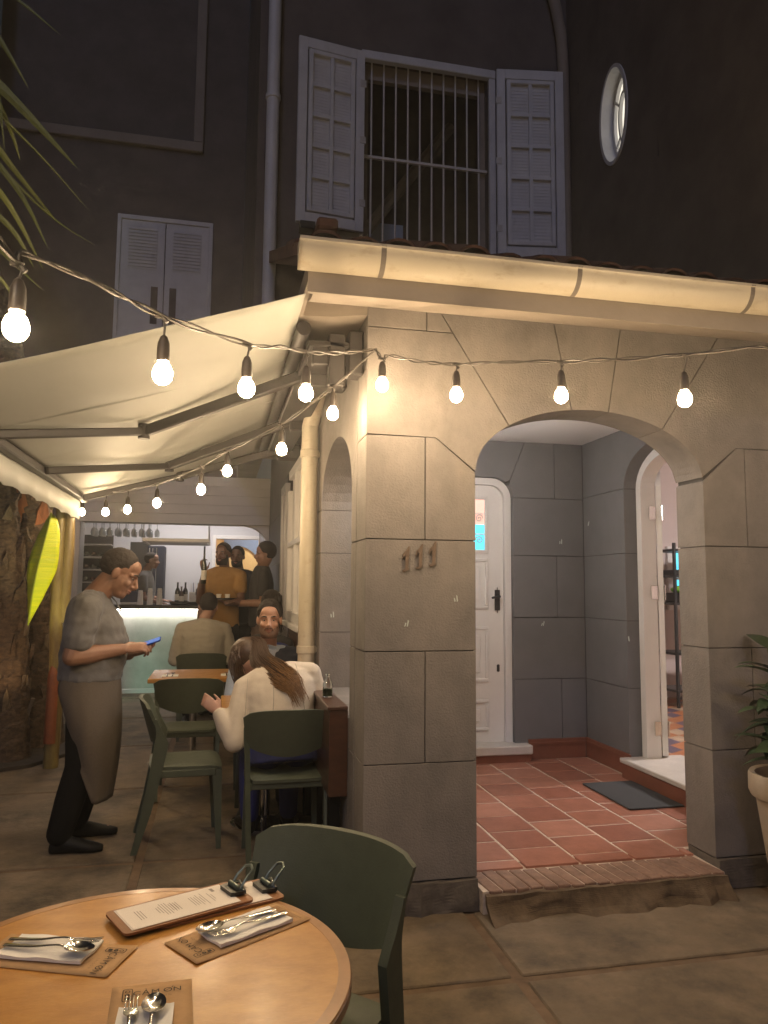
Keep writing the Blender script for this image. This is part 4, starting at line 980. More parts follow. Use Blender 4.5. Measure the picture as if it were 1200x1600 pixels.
palm('dark palm trunk just behind the yellow-green banana leaf', -1.55, 7.62, .15, 10.2, -3.8)
# banana plant: pseudo-stem, red sheath, one lit leaf
bp = thing('banana_plant', 'banana plant with one lit yellow-green hanging leaf beside the palm trunks', 'plant', (atY(90, 1060, 6.75).x, 6.75, 0))
T0 = V(*bp.location)
st = [V(-.02, 0, 0)]+[atY(x, y, 6.75)-T0 for x, y in ((88, 1060), (88, 960), (92, 860), (98, 775))]; st.append(st[-1]+V(.05, .02, .5))
b = bm_(); tube(b, spl(st, 6), lin([.06, .06, .052, .046, .04, .03], 6), 12); stem = obj('stem', b, 'stem_yellow', bp, 60)
b = bm_(); tube(b, spl([st[0]+V(-.01, -.03, .2), st[1]+V(-.015, -.045, .0), st[1]*.8+st[2]*.2+V(-.02, -.045, 0)], 5), lin([.05, .045, .012], 5), 10); obj('red_sheath', b, 'stem_red', stem, 60)
b = bm_(); tube(b, spl([st[3]+V(.05, .02, -.6), st[3]+V(.07, .02, 0), st[4]+V(.06, .02, .1)], 5), lin([.05, .05, .03], 5), 10); obj('second_stem', b, 'stem_yellow', bp, 60)
Lp = [(80, 801), (86, 806), (93, 822), (93, 850), (90, 880), (82, 905), (74, 920), (60, 947), (44, 977), (43, 940), (42, 890), (48, 866), (56, 845), (68, 820)]
ax0, ax1 = atY(80, 800, 6.66)-T0, atY(45, 977, 6.60)-T0
b = bm_(); ns = 18; rows = []
lft = [(80, 801), (68, 820), (55, 846), (47, 868), (42, 890), (42.5, 920), (43, 945), (44, 977)]; rgt = [(80, 801), (90, 812), (93.5, 835), (92, 868), (88, 892), (77, 915), (62, 945), (44, 977)]; midp = [(80, 801), (77, 818), (71, 842), (64, 868), (58, 892), (52, 922), (48, 948), (44, 977)]
def up_(pl, dep): return spl([atY(x, y, dep)-T0 for x, y in pl], 4)
PL, PM, PR = up_(lft, 6.70), up_(midp, 6.60), up_(rgt, 6.66)
for l, m_, r_ in zip(PL, PM, PR):
    row = []
    for k in range(9):
        t = k/4-1; q = m_.lerp(l, -t) if t < 0 else m_.lerp(r_, t); row.append(b.verts.new(q+V(0, .006*math.sin(len(rows)*1.7)*abs(t), 0)))
    rows.append(row)
for A, B2 in zip(rows, rows[1:]):
    for k in range(8): b.faces.new((A[k], A[k+1], B2[k+1], B2[k]))
o = obj('leaf_blade', b, 'leaf_lime', bp, 60); md = o.modifiers.new('t', 'SOLIDIFY'); md.thickness = .002
b = bm_(); tube(b, [p+V(0, -.004, 0) for p in PM], .007, 6); obj('leaf_midrib', b, 'leaf_rib', bp)
b = bm_(); tube(b, spl([st[3]+V(.02, 0, .25), st[4]+V(-.03, -.04, .05), ax0+V(0, 0, .02)], 6), .012, 8); obj('leaf_stalk', b, 'stem_yellow', bp)
# spotlights on the ground aimed at the leaf, the palm and the bar front
def spot(label, loc, tgt, mm, energy, col, size=70):
    t = thing('garden_spotlight', label, 'spotlight', loc, 0, 'ground spotlights')
    d = (Vector(tgt)-(Vector(loc)+V(0, 0, .14))).normalized(); q = d.to_track_quat('-Z', 'Y').to_matrix().to_4x4()
    b = bm_(); tube(b, [(0, 0, 0), (0, 0, .14)], .01, 8); lathe(b, [(.035, 0), (.035, .01)], 14); obj('stake', b, 'black_plastic', t)
    b = bm_(); lathe(b, [(.045, -.02), (.05, .03), (.035, .09), (.02, .1)], 16); b.transform(Matrix.Translation((0, 0, .14)) @ q); obj('housing', b, 'black_plastic', t, 40)
    L = bpy.data.lights.new('spot', 'SPOT'); L.energy = energy; L.color = col; L.spot_size = R(size); L.spot_blend = .6; L.shadow_soft_size = .03
    o = bpy.data.objects.new('lamp', L); C.objects.link(o); o.parent = t; o.matrix_local = Matrix.Translation(V(0, 0, .14)+d*.035) @ q
    return t
spot('black ground spotlight shining up at the banana leaf', (-.90, 5.6, .0), atY(65, 870, 6.65), 'spot_lime', 60, (1, .95, .55), 34)
spot('black ground spotlight at the foot of the left palm trunk', (-1.62, 6.35, .031), (-1.68, 7.0, 1.5), 'spot_glass', 14, (1, .66, .36), 62)
spot('black ground spotlight shining green light on the bar front', (-1.88, 10.1, .002), (-.9, 11.2, .25), 'spot_green', 10, (.25, 1, .62), 95)
# palm frond hanging in from the near upper left
fr_ = thing('palm_frond', 'long thin leaflets of a palm frond hanging in at the upper left corner', 'palm frond', atY(-120, 60, 2.5))
T1 = V(*fr_.location)
rach = spl([atY(x, y, 2.5)-T1 for x, y in ((-140, -260), (-60, -60), (-45, 120), (-50, 280), (-70, 430))], 8)
b = bm_(); tube(b, rach, lin([.016, .013, .010, .007, .004], 8), 6); obj('rachis', b, 'frond', fr_)
segs = [((-50, -60), (35, 5), (95, 55), 5), ((-48, -10), (5, 70), (46, 140), 6), ((-48, 90), (30, 165), (122, 264), 12), ((-46, 60), (15, 200), (32, 252), 5), ((-48, 170), (22, 265), (92, 350), 7), ((-50, 200), (30, 300), (76, 390), 6),
        ((-52, 240), (14, 320), (70, 425), 7), ((-54, 290), (20, 360), (54, 420), 6), ((-58, 330), (10, 400), (68, 455), 5), ((-52, 130), (60, 240), (140, 330), 3), ((-60, 380), (5, 440), (20, 470), 4), ((-50, 20), (-8, 120), (8, 240), 5), ((-49, 210), (70, 330), (150, 385), 3)]
for a, m_, c, w in segs:
    b = bm_(); dep = 2.5+random.uniform(-.14, .14); P = spl([atY(*a, 2.5)-T1, atY(*m_, (2.5+dep)/2)-T1, atY(*c, dep)-T1], 7); n = len(P); L1, L2, Lm = [], [], []
    for i, p in enumerate(P):
        f = i/(n-1); ww = w*.0021*(1-f)**.7*min(1, .35+f*3); tn = (P[min(i+1, n-1)]-P[max(i-1, 0)]).normalized(); sd = tn.cross(V(0, -1, .3)).normalized()
        L1.append(b.verts.new(p+sd*ww)); Lm.append(b.verts.new(p+V(0, .004, 0)*(1-f))); L2.append(b.verts.new(p-sd*ww))
    for i in range(n-1): b.faces.new((L1[i], Lm[i], Lm[i+1], L1[i+1])); b.faces.new((Lm[i], L2[i], L2[i+1], Lm[i+1]))
    obj('leaflet', b, 'frond', fr_)
# potted plant by the right pier
PX, PY = 2.72, 3.17
pot = thing('plant_pot', 'tall tapered beige pot standing by the right pier of the arch', 'plant pot', (PX, PY, 0))
b = bm_(); lathe(b, [(.115, 0), (.12, .01), (.185, .50), (.205, .505), (.215, .53), (.215, .60), (.208, .615), (.185, .61), (.18, .56)], 32); obj('pot_body', b, 'pot', pot, 40)
b = bm_(); lathe(b, [(.183, .553), (.10, .566), (.01, .57)], 20); obj('soil', b, 'soil', pot, 40)
pl_ = thing('potted_plant', 'dark glossy leafy plant growing in the beige pot at the right edge', 'plant', (PX, PY, .572))
def leaf(bmx, base, d, L, w, droop, upv=V(0, 0, 1)):
    d = d.normalized(); sd = d.cross(upv).normalized(); nrm = sd.cross(d); n = 8; prev = None
    for i in range(n+1):
        f = i/n; c = base+d*L*f-V(0, 0, 1)*droop*L*f*f; ww = w*(math.sin(math.pi*(f**.75)))**.8*.5 if 0 < f < 1 else .0015
        row = [bmx.verts.new(c+sd*ww+nrm*ww*.28), bmx.verts.new(c), bmx.verts.new(c-sd*ww+nrm*ww*.28)]
        if prev: bmx.faces.new((prev[0], prev[1], row[1], row[0])); bmx.faces.new((prev[1], prev[2], row[2], row[1]))
        prev = row
for i, (dx, dy, h) in enumerate(((-.075, -.02, .20), (-.05, .03, .42), (-.02, .06, .62), (.08, -.05, .60), (-.035, -.05, .34), (-.06, .0, .55))):
    b = bm_(); pth = spl([V(dx*.6, dy*.6, 0), V(dx*1.3, dy*1.3, h*.5), V(dx*1.9, dy*1.9, h)], 6); tube(b, pth, lin([.011, .009, .006], 6), 6); stm = obj('stem', b, 'leaf_mid', pl_)
    for k in range(11):
        f = .45+.55*(k/10); p = pth[min(len(pth)-1, int(f*(len(pth)-1)))]; a = k*2.4+i*1.3; b = bm_()
        leaf(b, p, V(math.cos(a), math.sin(a), .25+.6*(f-.4)), random.uniform(.15, .23), random.uniform(.075, .10), random.uniform(.2, .75)); obj('leaf', b, random.choice(('leaf_dark', 'leaf_mid')), stm, 60)

b = bm_(); pth = spl([V(-.05, -.05, 0), V(-.10, -.08, .10), V(-.13, -.09, .19)], 5); tube(b, pth, lin([.010, .008, .006], 5), 6); stm = obj('stem', b, 'leaf_mid', pl_)
cam_d = (EYE-V(PX, PY, .7)).normalized()
for (bx, bz, ax_, az_, L, w, dr) in ((-.13, .19, -1, .05, .20, .075, .1), (-.13, .19, -.75, .75, .15, .07, .05), (-.12, .16, -.65, -.7, .19, .075, .1), (-.10, .12, -.25, -1, .19, .08, .0), (-.05, .17, .25, .9, .17, .07, .1), (-.09, .15, -.35, .95, .14, .06, .1), (-.04, .12, -.85, -.35, .2, .085, .1), (-.02, .36, -.8, -.2, .2, .08, .2), (-.03, .40, -.7, .5, .18, .07, .2), (-.02, .33, -.4, -.9, .19, .08, .1), (.0, .46, -.5, .85, .17, .07, .1), (-.02, .44, -.95, .1, .18, .075, .3), (.0, .24, -.7, -.75, .2, .08, .1), (.01, .29, -.9, .25, .17, .075, .2)):
    b = bm_(); dd = V(ax_, -.15+random.uniform(-.2, .2), az_).normalized(); leaf(b, V(bx, -.09+random.uniform(-.03, .03), bz), dd, L, w, dr, (cam_d+V(random.uniform(-.5, .5), 0, .6)).normalized()); obj('leaf', b, random.choice(('leaf_dark', 'leaf_mid')), stm, 60)
# ================================================================= chairs
CH = {}
def chair_mesh():
    # backrest: a curved shell
    b = bm_(); n, m_ = 14, 6; F1, F2 = [], []
    for i in range(n+1):
        u = i/n*2-1; c1, c2 = [], []
        for j in range(m_+1):
            v = j/m_
            zt = .832-.022*u**4-.004*u*u; zb = .632-.055*(1-u*u)
            if abs(u) > .93: zt -= .012
            z = zb+(zt-zb)*v; x = -.105-.075*v-.05*(1-u*u); y = u*(.222+.022*v)
            th = .009+.003*(1-abs(u))
            c1.append(b.verts.new((x+th, y, z))); c2.append(b.verts.new((x-th, y, z)))
        F1.append(c1); F2.append(c2)
    for i in range(n):
        for j in range(m_):
            b.faces.new((F1[i][j], F1[i+1][j], F1[i+1][j+1], F1[i][j+1])); b.faces.new((F2[i][j], F2[i][j+1], F2[i+1][j+1], F2[i+1][j]))
        b.faces.new((F1[i][0], F2[i][0], F2[i+1][0], F1[i+1][0])); b.faces.new((F1[i][m_], F1[i+1][m_], F2[i+1][m_], F2[i][m_]))
    for j in range(m_): b.faces.new((F1[0][j], F1[0][j+1], F2[0][j+1], F2[0][j])); b.faces.new((F1[n][j], F2[n][j], F2[n][j+1], F1[n][j+1]))
    CH['backrest'] = finish(b)
    # seat: rounded slab with a dip
    b = bm_(); n = 12; top, bot = [], []
    for i in range(n+1):
        r1, r0 = [], []
        for j in range(n+1):
            u, v = i/n*2-1, j/n*2-1
            k = max(abs(u), abs(v)); s = 1-.05*(abs(u)*abs(v))**3
            x = .035+u*.205*s; y = v*(.205+.012*u)*s
            dip = -.010*(1-u*u)*(1-v*v)-(.008 if k > .99 else 0)-.012*max(0, u-.6)**2*6
            r1.append(b.verts.new((x, y, .470+dip))); r0.append(b.verts.new((x, y, .440 if k < .99 else .446)))
        top.append(r1); bot.append(r0)
    for i in range(n):
        for j in range(n): b.faces.new((top[i][j], top[i+1][j], top[i+1][j+1], top[i][j+1])); b.faces.new((bot[i][j], bot[i][j+1], bot[i+1][j+1], bot[i+1][j]))
    for i in range(n):
        b.faces.new((top[i][0], bot[i][0], bot[i+1][0], top[i+1][0])); b.faces.new((top[i][n], top[i+1][n], bot[i+1][n], bot[i][n]))
        b.faces.new((top[0][i], top[0][i+1], bot[0][i+1], bot[0][i])); b.faces.new((top[n][i], bot[n][i], bot[n][i+1], top[n][i+1]))
    CH['seat'] = finish(b)
    for s, nm in ((1, 'L'), (-1, 'R')):
        # rear upright: foot, past the seat, elbow, up into the back
        b = bm_(); prof = [(-.235, .0, .016, .20), (-.175, .22, .026, .207), (-.128, .45, .034, .213), (-.105, .60, .038, .216), (-.110, .632, .027, .219), (-.118, .66, .018, .222), (-.131, .70, .011, .2245), (-.142, .735, .007, .226)]
        rings = [[(x-w, s*(y+.012), z), (x+w, s*(y+.012), z), (x+w*.9, s*(y-.014), z), (x-w*.6, s*(y-.016), z)] for x, z, w, y in prof]
        vs = [[b.verts.new(p) for p in r_] for r_ in rings]
        for A, B2 in zip(vs, vs[1:]):
            for k in range(4): b.faces.new((A[k], A[(k+1) % 4], B2[(k+1) % 4], B2[k]))
        b.faces.new(vs[0]); b.faces.new(vs[-1]); CH['rear'+nm] = finish(b)
        b = bm_(); prof = [(.225, 0, .013, .20), (.215, .25, .021, .196), (.205, .44, .028, .19)]
        rings = [[(x-w, s*(y+.014), z), (x+w, s*(y+.014), z), (x+w, s*(y-.014), z), (x-w, s*(y-.012), z)] for x, z, w, y in prof]
        vs = [[b.verts.new(p) for p in r_] for r_ in rings]
        for A, B2 in zip(vs, vs[1:]):
            for k in range(4): b.faces.new((A[k], A[(k+1) % 4], B2[(k+1) % 4], B2[k]))
        b.faces.new(vs[0]); b.faces.new(vs[-1]); CH['front'+nm] = finish(b)
    # side rails joining seat and uprights
    b = bm_()
    for s in (-1, 1): bbox(b, -.15, .20, s*.2-.012, s*.2+.012, .405, .445, .004)
    bbox(b, -.15, -.125, -.19, .19, .41, .445, .004); CH['rail'] = finish(b)
    for k, me in CH.items():
        me.materials.append(MATS['chair_green']); autosmooth(me, 35)
chair_mesh()
def chair(label, x, y, ang, z=0):
    t = thing('chair', label, 'chair', (x, y, z), ang, 'olive green moulded chairs')
    for nm, k in (('seat', 'seat'), ('backrest', 'backrest'), ('leg', 'rearL'), ('leg', 'rearR'), ('leg', 'frontL'), ('leg', 'frontR'), ('seat_rail', 'rail')):
        o = bpy.data.objects.new(nm, CH[k]); C.objects.link(o); o.parent = t
    return t
chair('empty olive green moulded chair tucked against the round wooden table', .195, 1.90, math.atan2(-.747, -.664))
chair('empty olive green chair seen from its side, next to the standing man in an apron', -.19, 4.73, R(4))
chair('olive green chair on which the woman in the cream blazer sits', .395, 4.30, R(91))
chair('empty olive green chair with its back to the camera, at the square table', -.175, 5.80, R(90))
chair('olive green chair on which the man in the pale grey sweater sits, his back turned', -.13, 7.86, R(90))
chair('olive green chair of the bearded man, mostly hidden by the woman', .37, 5.55, R(-90))
chair('chair with a blue jacket hung over its back, behind the bearded man', .40, 6.62, R(90))
chair('chair of the man in black facing the camera, behind the man in the pale sweater', -.15, 9.05, R(-90))
# blue jacket over the back of that chair
b = bm_(); ell(b, (.50, 6.46, .80), (.16, .045, .19)); ell(b, (.50, 6.47, .97), (.11, .055, .045)); o = one('blue_jacket', b, 'cloth_blue', 'blue jacket with a pale emblem hanging on the chair behind the bearded man', 'jacket', None, 60)

# ================================================================= tables
def pedestal(t, h, r):
    b = bm_(); lathe(b, [(r, 0), (r, .012), (r*.8, .022), (.05, .04), (.03, .05)], 36); obj('base_plate', b, 'chrome', t, 40)
    b = bm_(); lathe(b, [(.03, .045), (.03, h-.012)], 18); obj('post', b, 'chrome', t, 40)
    b = bm_(); bbox(b, -.15, .15, -.025, .025, h-.012, h-.0005, .003); bbox(b, -.025, .025, -.15, -.0255, h-.012, h-.0005, .003); bbox(b, -.025, .025, .0255, .15, h-.012, h-.0005, .003); obj('cross_plate', b, 'clip_dark', t)
RTX, RTY, RTR = -.142, 1.563, .419
rtab = thing('round_table', 'round wooden table in the foreground laid with placemats and cutlery', 'table', (RTX, RTY, 0))
b = bm_(); lathe(b, [(RTR-.03, .7205), (RTR-.004, .722), (RTR, .727), (RTR, .744), (RTR-.003, .7485), (RTR-.03, .7495), (.01, .7495)], 96); o = obj('table_top', b, 'table_wood', rtab, 30)
b = bm_(); lathe(b, [(RTR-.002, .726), (RTR+.0014, .727), (RTR+.0014, .744), (RTR-.002, .7455)], 96, closed=True); obj('edge_band', b, 'table_edge', rtab, 30)
b = bm_(); lathe(b, [(RTR-.024, .7494), (RTR-.024, .7498), (RTR-.001, .7494)], 96, closed=True); obj('rim_band', b, 'rim_wood', rtab, 30)
pedestal(rtab, .722, .22)
def sq_table(label, x, y, w, d, z=0):
    t = thing('square_table', label, 'table', (x, y, z), 0, 'small square pedestal tables')
    b = bm_(); bbox(b, -w/2, w/2, -d/2, d/2, .715, .75, .004); obj('table_top', b, 'table_wood', t); pedestal(t, .715, .215); return t
sq_table('small square wooden table behind the empty chairs, laid for two', -.165, 6.62, .70, .68)
sq_table('square wooden table between the woman and the bearded man', .335, 4.965, .58, .62)
sq_table('square wooden table between the man in the pale sweater and the man in black', -.13, 8.45, .66, .60)
# wooden ledge along the side wall
led = thing('wall_ledge', 'dark brown wooden box ledge running along the side wall by the tables', 'ledge', (.61, 4.7, 0))
b = bm_(); box(b, .578, .588, 3.895, 5.1, .43, .852); box(b, .662, .672, 3.895, 5.12, .43, .852); box(b, .578, .672, 3.88, 3.894, .428, .852); wobj('box_panel', b, 'ledge_wood', led)
b = bm_(); bbox(b, .568, .6725, 3.872, 5.12, .853, .875, .004); wobj('top_board', b, 'ledge_wood', led)
b = bm_(); bbox(b, .58, .672, 3.9, 5.1, .425, .43, .001)
for y in (3.95, 4.6, 5.05): bbox(b, .59, .65, y, y+.06, 0, .425, .004)
wobj('support', b, 'cloth_black', led)
t = thing('water_bottle', 'small clear bottle with green drink standing on the wooden ledge', 'bottle', (.615, 4.22, .8755))
b = bm_(); lathe(b, [(.026, 0), (.028, .005), (.028, .072), (.014, .10), (.012, .115), (.014, .116), (.014, .126), (.004, .127)], 16); obj('glass_body', b, 'bottle_clear', t, 40)
b = bm_(); lathe(b, [(.0265, .006), (.0268, .045), (.004, .0455)], 16); obj('drink', b, 'green_drink', t, 40)

# ================================================================= on the round table
ZT = .7500
def text_mesh(s, size):
    cu = bpy.data.curves.new('txt', 'FONT'); cu.body = s; cu.size = size; cu.align_x = 'CENTER'; cu.space_character = 1.05
    o = bpy.data.objects.new('txt', cu); me = evaluated(o); bpy.data.curves.remove(cu); return me
def place_setting(idx, c, ang, mlab, nlab, flab, slab_, nap_off, cutl, L=.285, Wd=.125, nap=(.18, .092), crumple=0):
    """placemat centre c, ang = direction of its long axis (logo at the +u end)"""
    t = thing('placemat', mlab, 'placemat', (c[0], c[1], ZT), ang, 'kraft paper placemats')
    b = bm_(); nu, nv = 16, 6; top = []
    for i in range(nu+1):
        row = []
        for j in range(nv+1):
            u, v = (i/nu-.5)*L, (j/nv-.5)*Wd; row.append(b.verts.new((u, v, .0006+.0022*max(0, abs(u)/(L/2)-.75)*4*(.4+.6*j/nv))))
        top.append(row)
    for i in range(nu):
        for j in range(nv): b.faces.new((top[i][j], top[i+1][j], top[i+1][j+1], top[i][j+1]))
    o = obj('paper', b, 'kraft', t, 60); md = o.modifiers.new('t', 'SOLIDIFY'); md.thickness = .0005; md.offset = -1
    # print: emblem frame with three dots, the name, small letters
    u0 = L/2-.022
    zz = .0036
    b = bm_(); w, h, r_ = .010, .024, .005   # rounded frame, long side along v
    vc = Wd/2-.016
    def rr(k, a, hh, rad): return [(u0+sx*(a-rad)+rad*math.cos(t_), vc+sy*(hh-rad)+rad*math.sin(t_)) for sx, sy, t0 in ((1, 1, 0), (-1, 1, 90), (-1, -1, 180), (1, -1, 270)) for t_ in [R(t0+q*22.5) for q in range(5)]]
    # emblem lies near one corner: its long axis runs along u
    def rr2(a, hh, rad): return [(u0-.012+sx*(a-rad)+rad*math.cos(t_), vc+sy*(hh-rad)+rad*math.sin(t_)-.012) for sx, sy, t0 in ((1, 1, 0), (-1, 1, 90), (-1, -1, 180), (1, -1, 270)) for t_ in [R(t0+q*22.5) for q in range(5)]]
    A, B2 = rr2(.0215, .0088, .005), rr2(.0200, .0073, .004); n = len(A)
    va = [b.verts.new((*p, zz)) for p in A]; vb = [b.verts.new((*p, zz)) for p in B2]
    for k in range(n): b.faces.new((va[k], va[(k+1) % n], vb[(k+1) % n], vb[k]))
    for q, (du, fill) in enumerate(((.012, 0), (0, 1), (-.012, 1))):
        cu, cv = u0-.012+du, vc-.012; m_ = 14
        if q == 2: vs = [b.verts.new((cu+a*.0042, cv+c_*.0042, zz)) for a, c_ in ((1, 1), (-1, 1), (-1, -1), (1, -1))]; b.faces.new(vs); continue
        vo = [b.verts.new((cu+.0045*math.cos(2*math.pi*k/m_), cv+.0045*math.sin(2*math.pi*k/m_), zz)) for k in range(m_)]; vi = [b.verts.new((cu+(.003 if not fill else .0012)*math.cos(2*math.pi*k/m_), cv+(.003 if not fill else .0012)*math.sin(2*math.pi*k/m_), zz)) for k in range(m_)]
        for k in range(m_): b.faces.new((vo[k], vo[(k+1) % m_], vi[(k+1) % m_], vi[k]))
    obj('emblem', b, 'ink', t)
    # lettering reads along v, its feet toward the middle of the mat
    for ch, off, nm in (('C', -.030, 'letter'), ('\u1ea2', -.0145, 'letter'), ('M', .002, 'letter'), ('O', .0235, 'letter'), ('N', .040, 'letter')):
        me = text_mesh(ch, .0205); me.transform(Matrix.Translation((u0-.016, vc-.058-off, zz)) @ Matrix.Rotation(R(-90), 4, 'Z')); lt = obj(nm, None, 'ink', t, me=me)
        if ch == 'O':   # slash and horn of the O
            b = bm_(); cu, cv = u0-.016+.0072, vc-.058-off
            for A in (((-.0045, .0055), (-.0035, .0062), (.0045, -.0050), (.0035, -.0057)), ((.0062, -.0062), (.0110, -.0085), (.0110, -.0100), (.0052, -.0076))): b.faces.new([b.verts.new((cu+p[0], cv+p[1], zz+.0001)) for p in A])
            obj('letter_mark', b, 'ink', lt)
    me = text_mesh('S A I G O N', .0075); me.transform(Matrix.Translation((u0-.030, vc-.068, zz)) @ Matrix.Rotation(R(-90), 4, 'Z')); obj('small_lettering', None, 'ink_faint', t, me=me)
    b = bm_()
    for k in range(6):
        x = -L/2+.012+k*.0055; v0 = b.verts; q = [b.verts.new((x+dx, y, zz)) for dx, y in ((0, -Wd*.36), (.0013, -Wd*.36), (.0013, Wd*(.36-.05*(k % 3))), (0, Wd*(.36-.05*(k % 3))))]; b.faces.new(q)
    obj('fine_print', b, 'ink_faint', t)
    # napkin
    Mx = Matrix.Translation((c[0], c[1], ZT)) @ Matrix.Rotation(ang, 4, 'Z') @ Matrix.Translation((nap_off[0], nap_off[1], .0042)) @ Matrix.Rotation(nap_off[2], 4, 'Z')
    b = bm_(); nu, nv = 24, 14; g1, g0 = [], []
    for i in range(nu+1):
        a, c_ = [], []
        for j in range(nv+1):
            u, v = (i/nu-.5)*nap[0], (j/nv-.5)*nap[1]; wv = .0016*math.sin(u*70+idx)*math.cos(v*40+idx*2)+crumple*.003*noise.noise(V(u*30, v*30, idx))
            eu = .0015*math.sin(v*90+idx)*(abs(i-nu/2) == nu/2)
            a.append(b.verts.new((u+eu, v, .0052+wv+(.0012 if j in (0, nv) else 0)))); c_.append(b.verts.new((u+eu, v, max(.0, wv*.3))))
        g1.append(a); g0.append(c_)
    for i in range(nu):
        for j in range(nv): b.faces.new((g1[i][j], g1[i+1][j], g1[i+1][j+1], g1[i][j+1])); b.faces.new((g0[i][j], g0[i][j+1], g0[i+1][j+1], g0[i+1][j]))
    for i in range(nu): b.faces.new((g1[i][0], g0[i][0], g0[i+1][0], g1[i+1][0])); b.faces.new((g1[i][nv], g1[i+1][nv], g0[i+1][nv], g0[i][nv]))
    for j in range(nv): b.faces.new((g1[0][j], g1[0][j+1], g0[0][j+1], g0[0][j])); b.faces.new((g1[nu][j], g0[nu][j], g0[nu][j+1], g1[nu][j+1]))
    b.transform(Mx); one('napkin', b, 'napkin', nlab, 'napkin', 'folded white napkins', 60)
    for kind, (u, v, a, flip), lab in zip(('fork', 'spoon'), cutl, (flab, slab_)):
        M2 = Mx @ Matrix.Translation((u, v, .0088)) @ Matrix.Rotation(a, 4, 'Z'); cutlery(kind, M2, lab)
def cutlery(kind, M2, lab, sc=1.0):
    """local: handle end at -x, head at +x, total .19 long"""
    b = bm_(); hz = lambda f: .004+.010*math.sin(math.pi*min(1, max(0, (f-.45)/.35)))*1.0
    P = [V(-.095, 0, .002), V(-.08, 0, .0025), V(-.03, 0, .004), V(.005, 0, .0085), V(.025, 0, .010), V(.04, 0, .007)]
    tube(b, spl(P, 4), [(a, c) for a, c in zip(lin([.0065, .0075, .005, .0028, .003, .005], 4), lin([.0012, .0016, .0016, .0018, .0016, .0013], 4))], 8, ref=V(0, 1, 0))
    if kind == 'spoon':
        n, m_ = 18, 7; up1, lo = [], []
        for i in range(m_+1):
            f = i/m_; r1, r0 = [], []
            for k in range(n):
                a = 2*math.pi*k/n; rx, ry = .031*f, .0205*f*(1-.12*math.cos(a)); z = .0035+.0075*f*f; x = .066+rx*math.cos(a)
                r1.append(b.verts.new((x, ry*math.sin(a), z))); r0.append(b.verts.new((x, ry*math.sin(a), z-.0012)))
            up1.append(r1); lo.append(r0)
        for g in (up1, lo):
            for A, B2 in zip(g, g[1:]):
                for k in range(n): b.faces.new((A[k], A[(k+1) % n], B2[(k+1) % n], B2[k]))
        for k in range(n): b.faces.new((up1[-1][k], up1[-1][(k+1) % n], lo[-1][(k+1) % n], lo[-1][k]))
    else:
        tube(b, [V(.038, 0, .007), V(.048, 0, .0055), V(.058, 0, .0055)], [(.006, .0013), (.0115, .0013), (.0118, .0012)], 8, ref=V(0, 1, 0))
        for k in range(4):
            y = (k-1.5)*.0064; tube(b, [V(.056, y, .0055), V(.075, y, .006), V(.097, y*.98, .0095)], [(.0017, .0011), (.0016, .0011), (.0009, .0007)], 6, ref=V(0, 1, 0))
    b.transform(M2); one(kind, b, 'steel', lab, kind, 'steel cutlery', 60)
A2 = math.atan2(1.573-1.732+.0, -.017-.229)   # right mat: logo toward the lower left
place_setting(2, (.068, 1.706), math.atan2(-.160, -.246), 'kraft placemat on the right of the round table, under the green chair', 'folded napkin on the right placemat of the round table', 'steel fork on the right placemat', 'steel spoon on the right placemat, bowl pointing left', (-.016, .0, R(-2)), ((.0, .016, R(0), 0), (.012, -.016, R(-2), 0)))
place_setting(1, (-.29, 1.672), math.atan2(-.178, .40)+R(2), 'kraft placemat at the left edge of the round table', 'folded napkin on the left placemat of the round table', 'steel fork on the left placemat', 'steel spoon on the left placemat, bowl pointing right', (-.02, .01, R(2)), ((.0, .015, R(3), 0), (.005, -.016, R(-1), 0)))
place_setting(3, (-.088, 1.385), R(93), 'kraft placemat at the front edge of the round table', 'folded napkin on the front placemat of the round table', 'steel fork on the front placemat, tines pointing away', 'steel spoon on the front placemat, bowl pointing away', (-.042, .012, R(-3)), ((.004, .022, R(2), 0), (.004, -.012, R(-1), 0)), L=.27, Wd=.14)
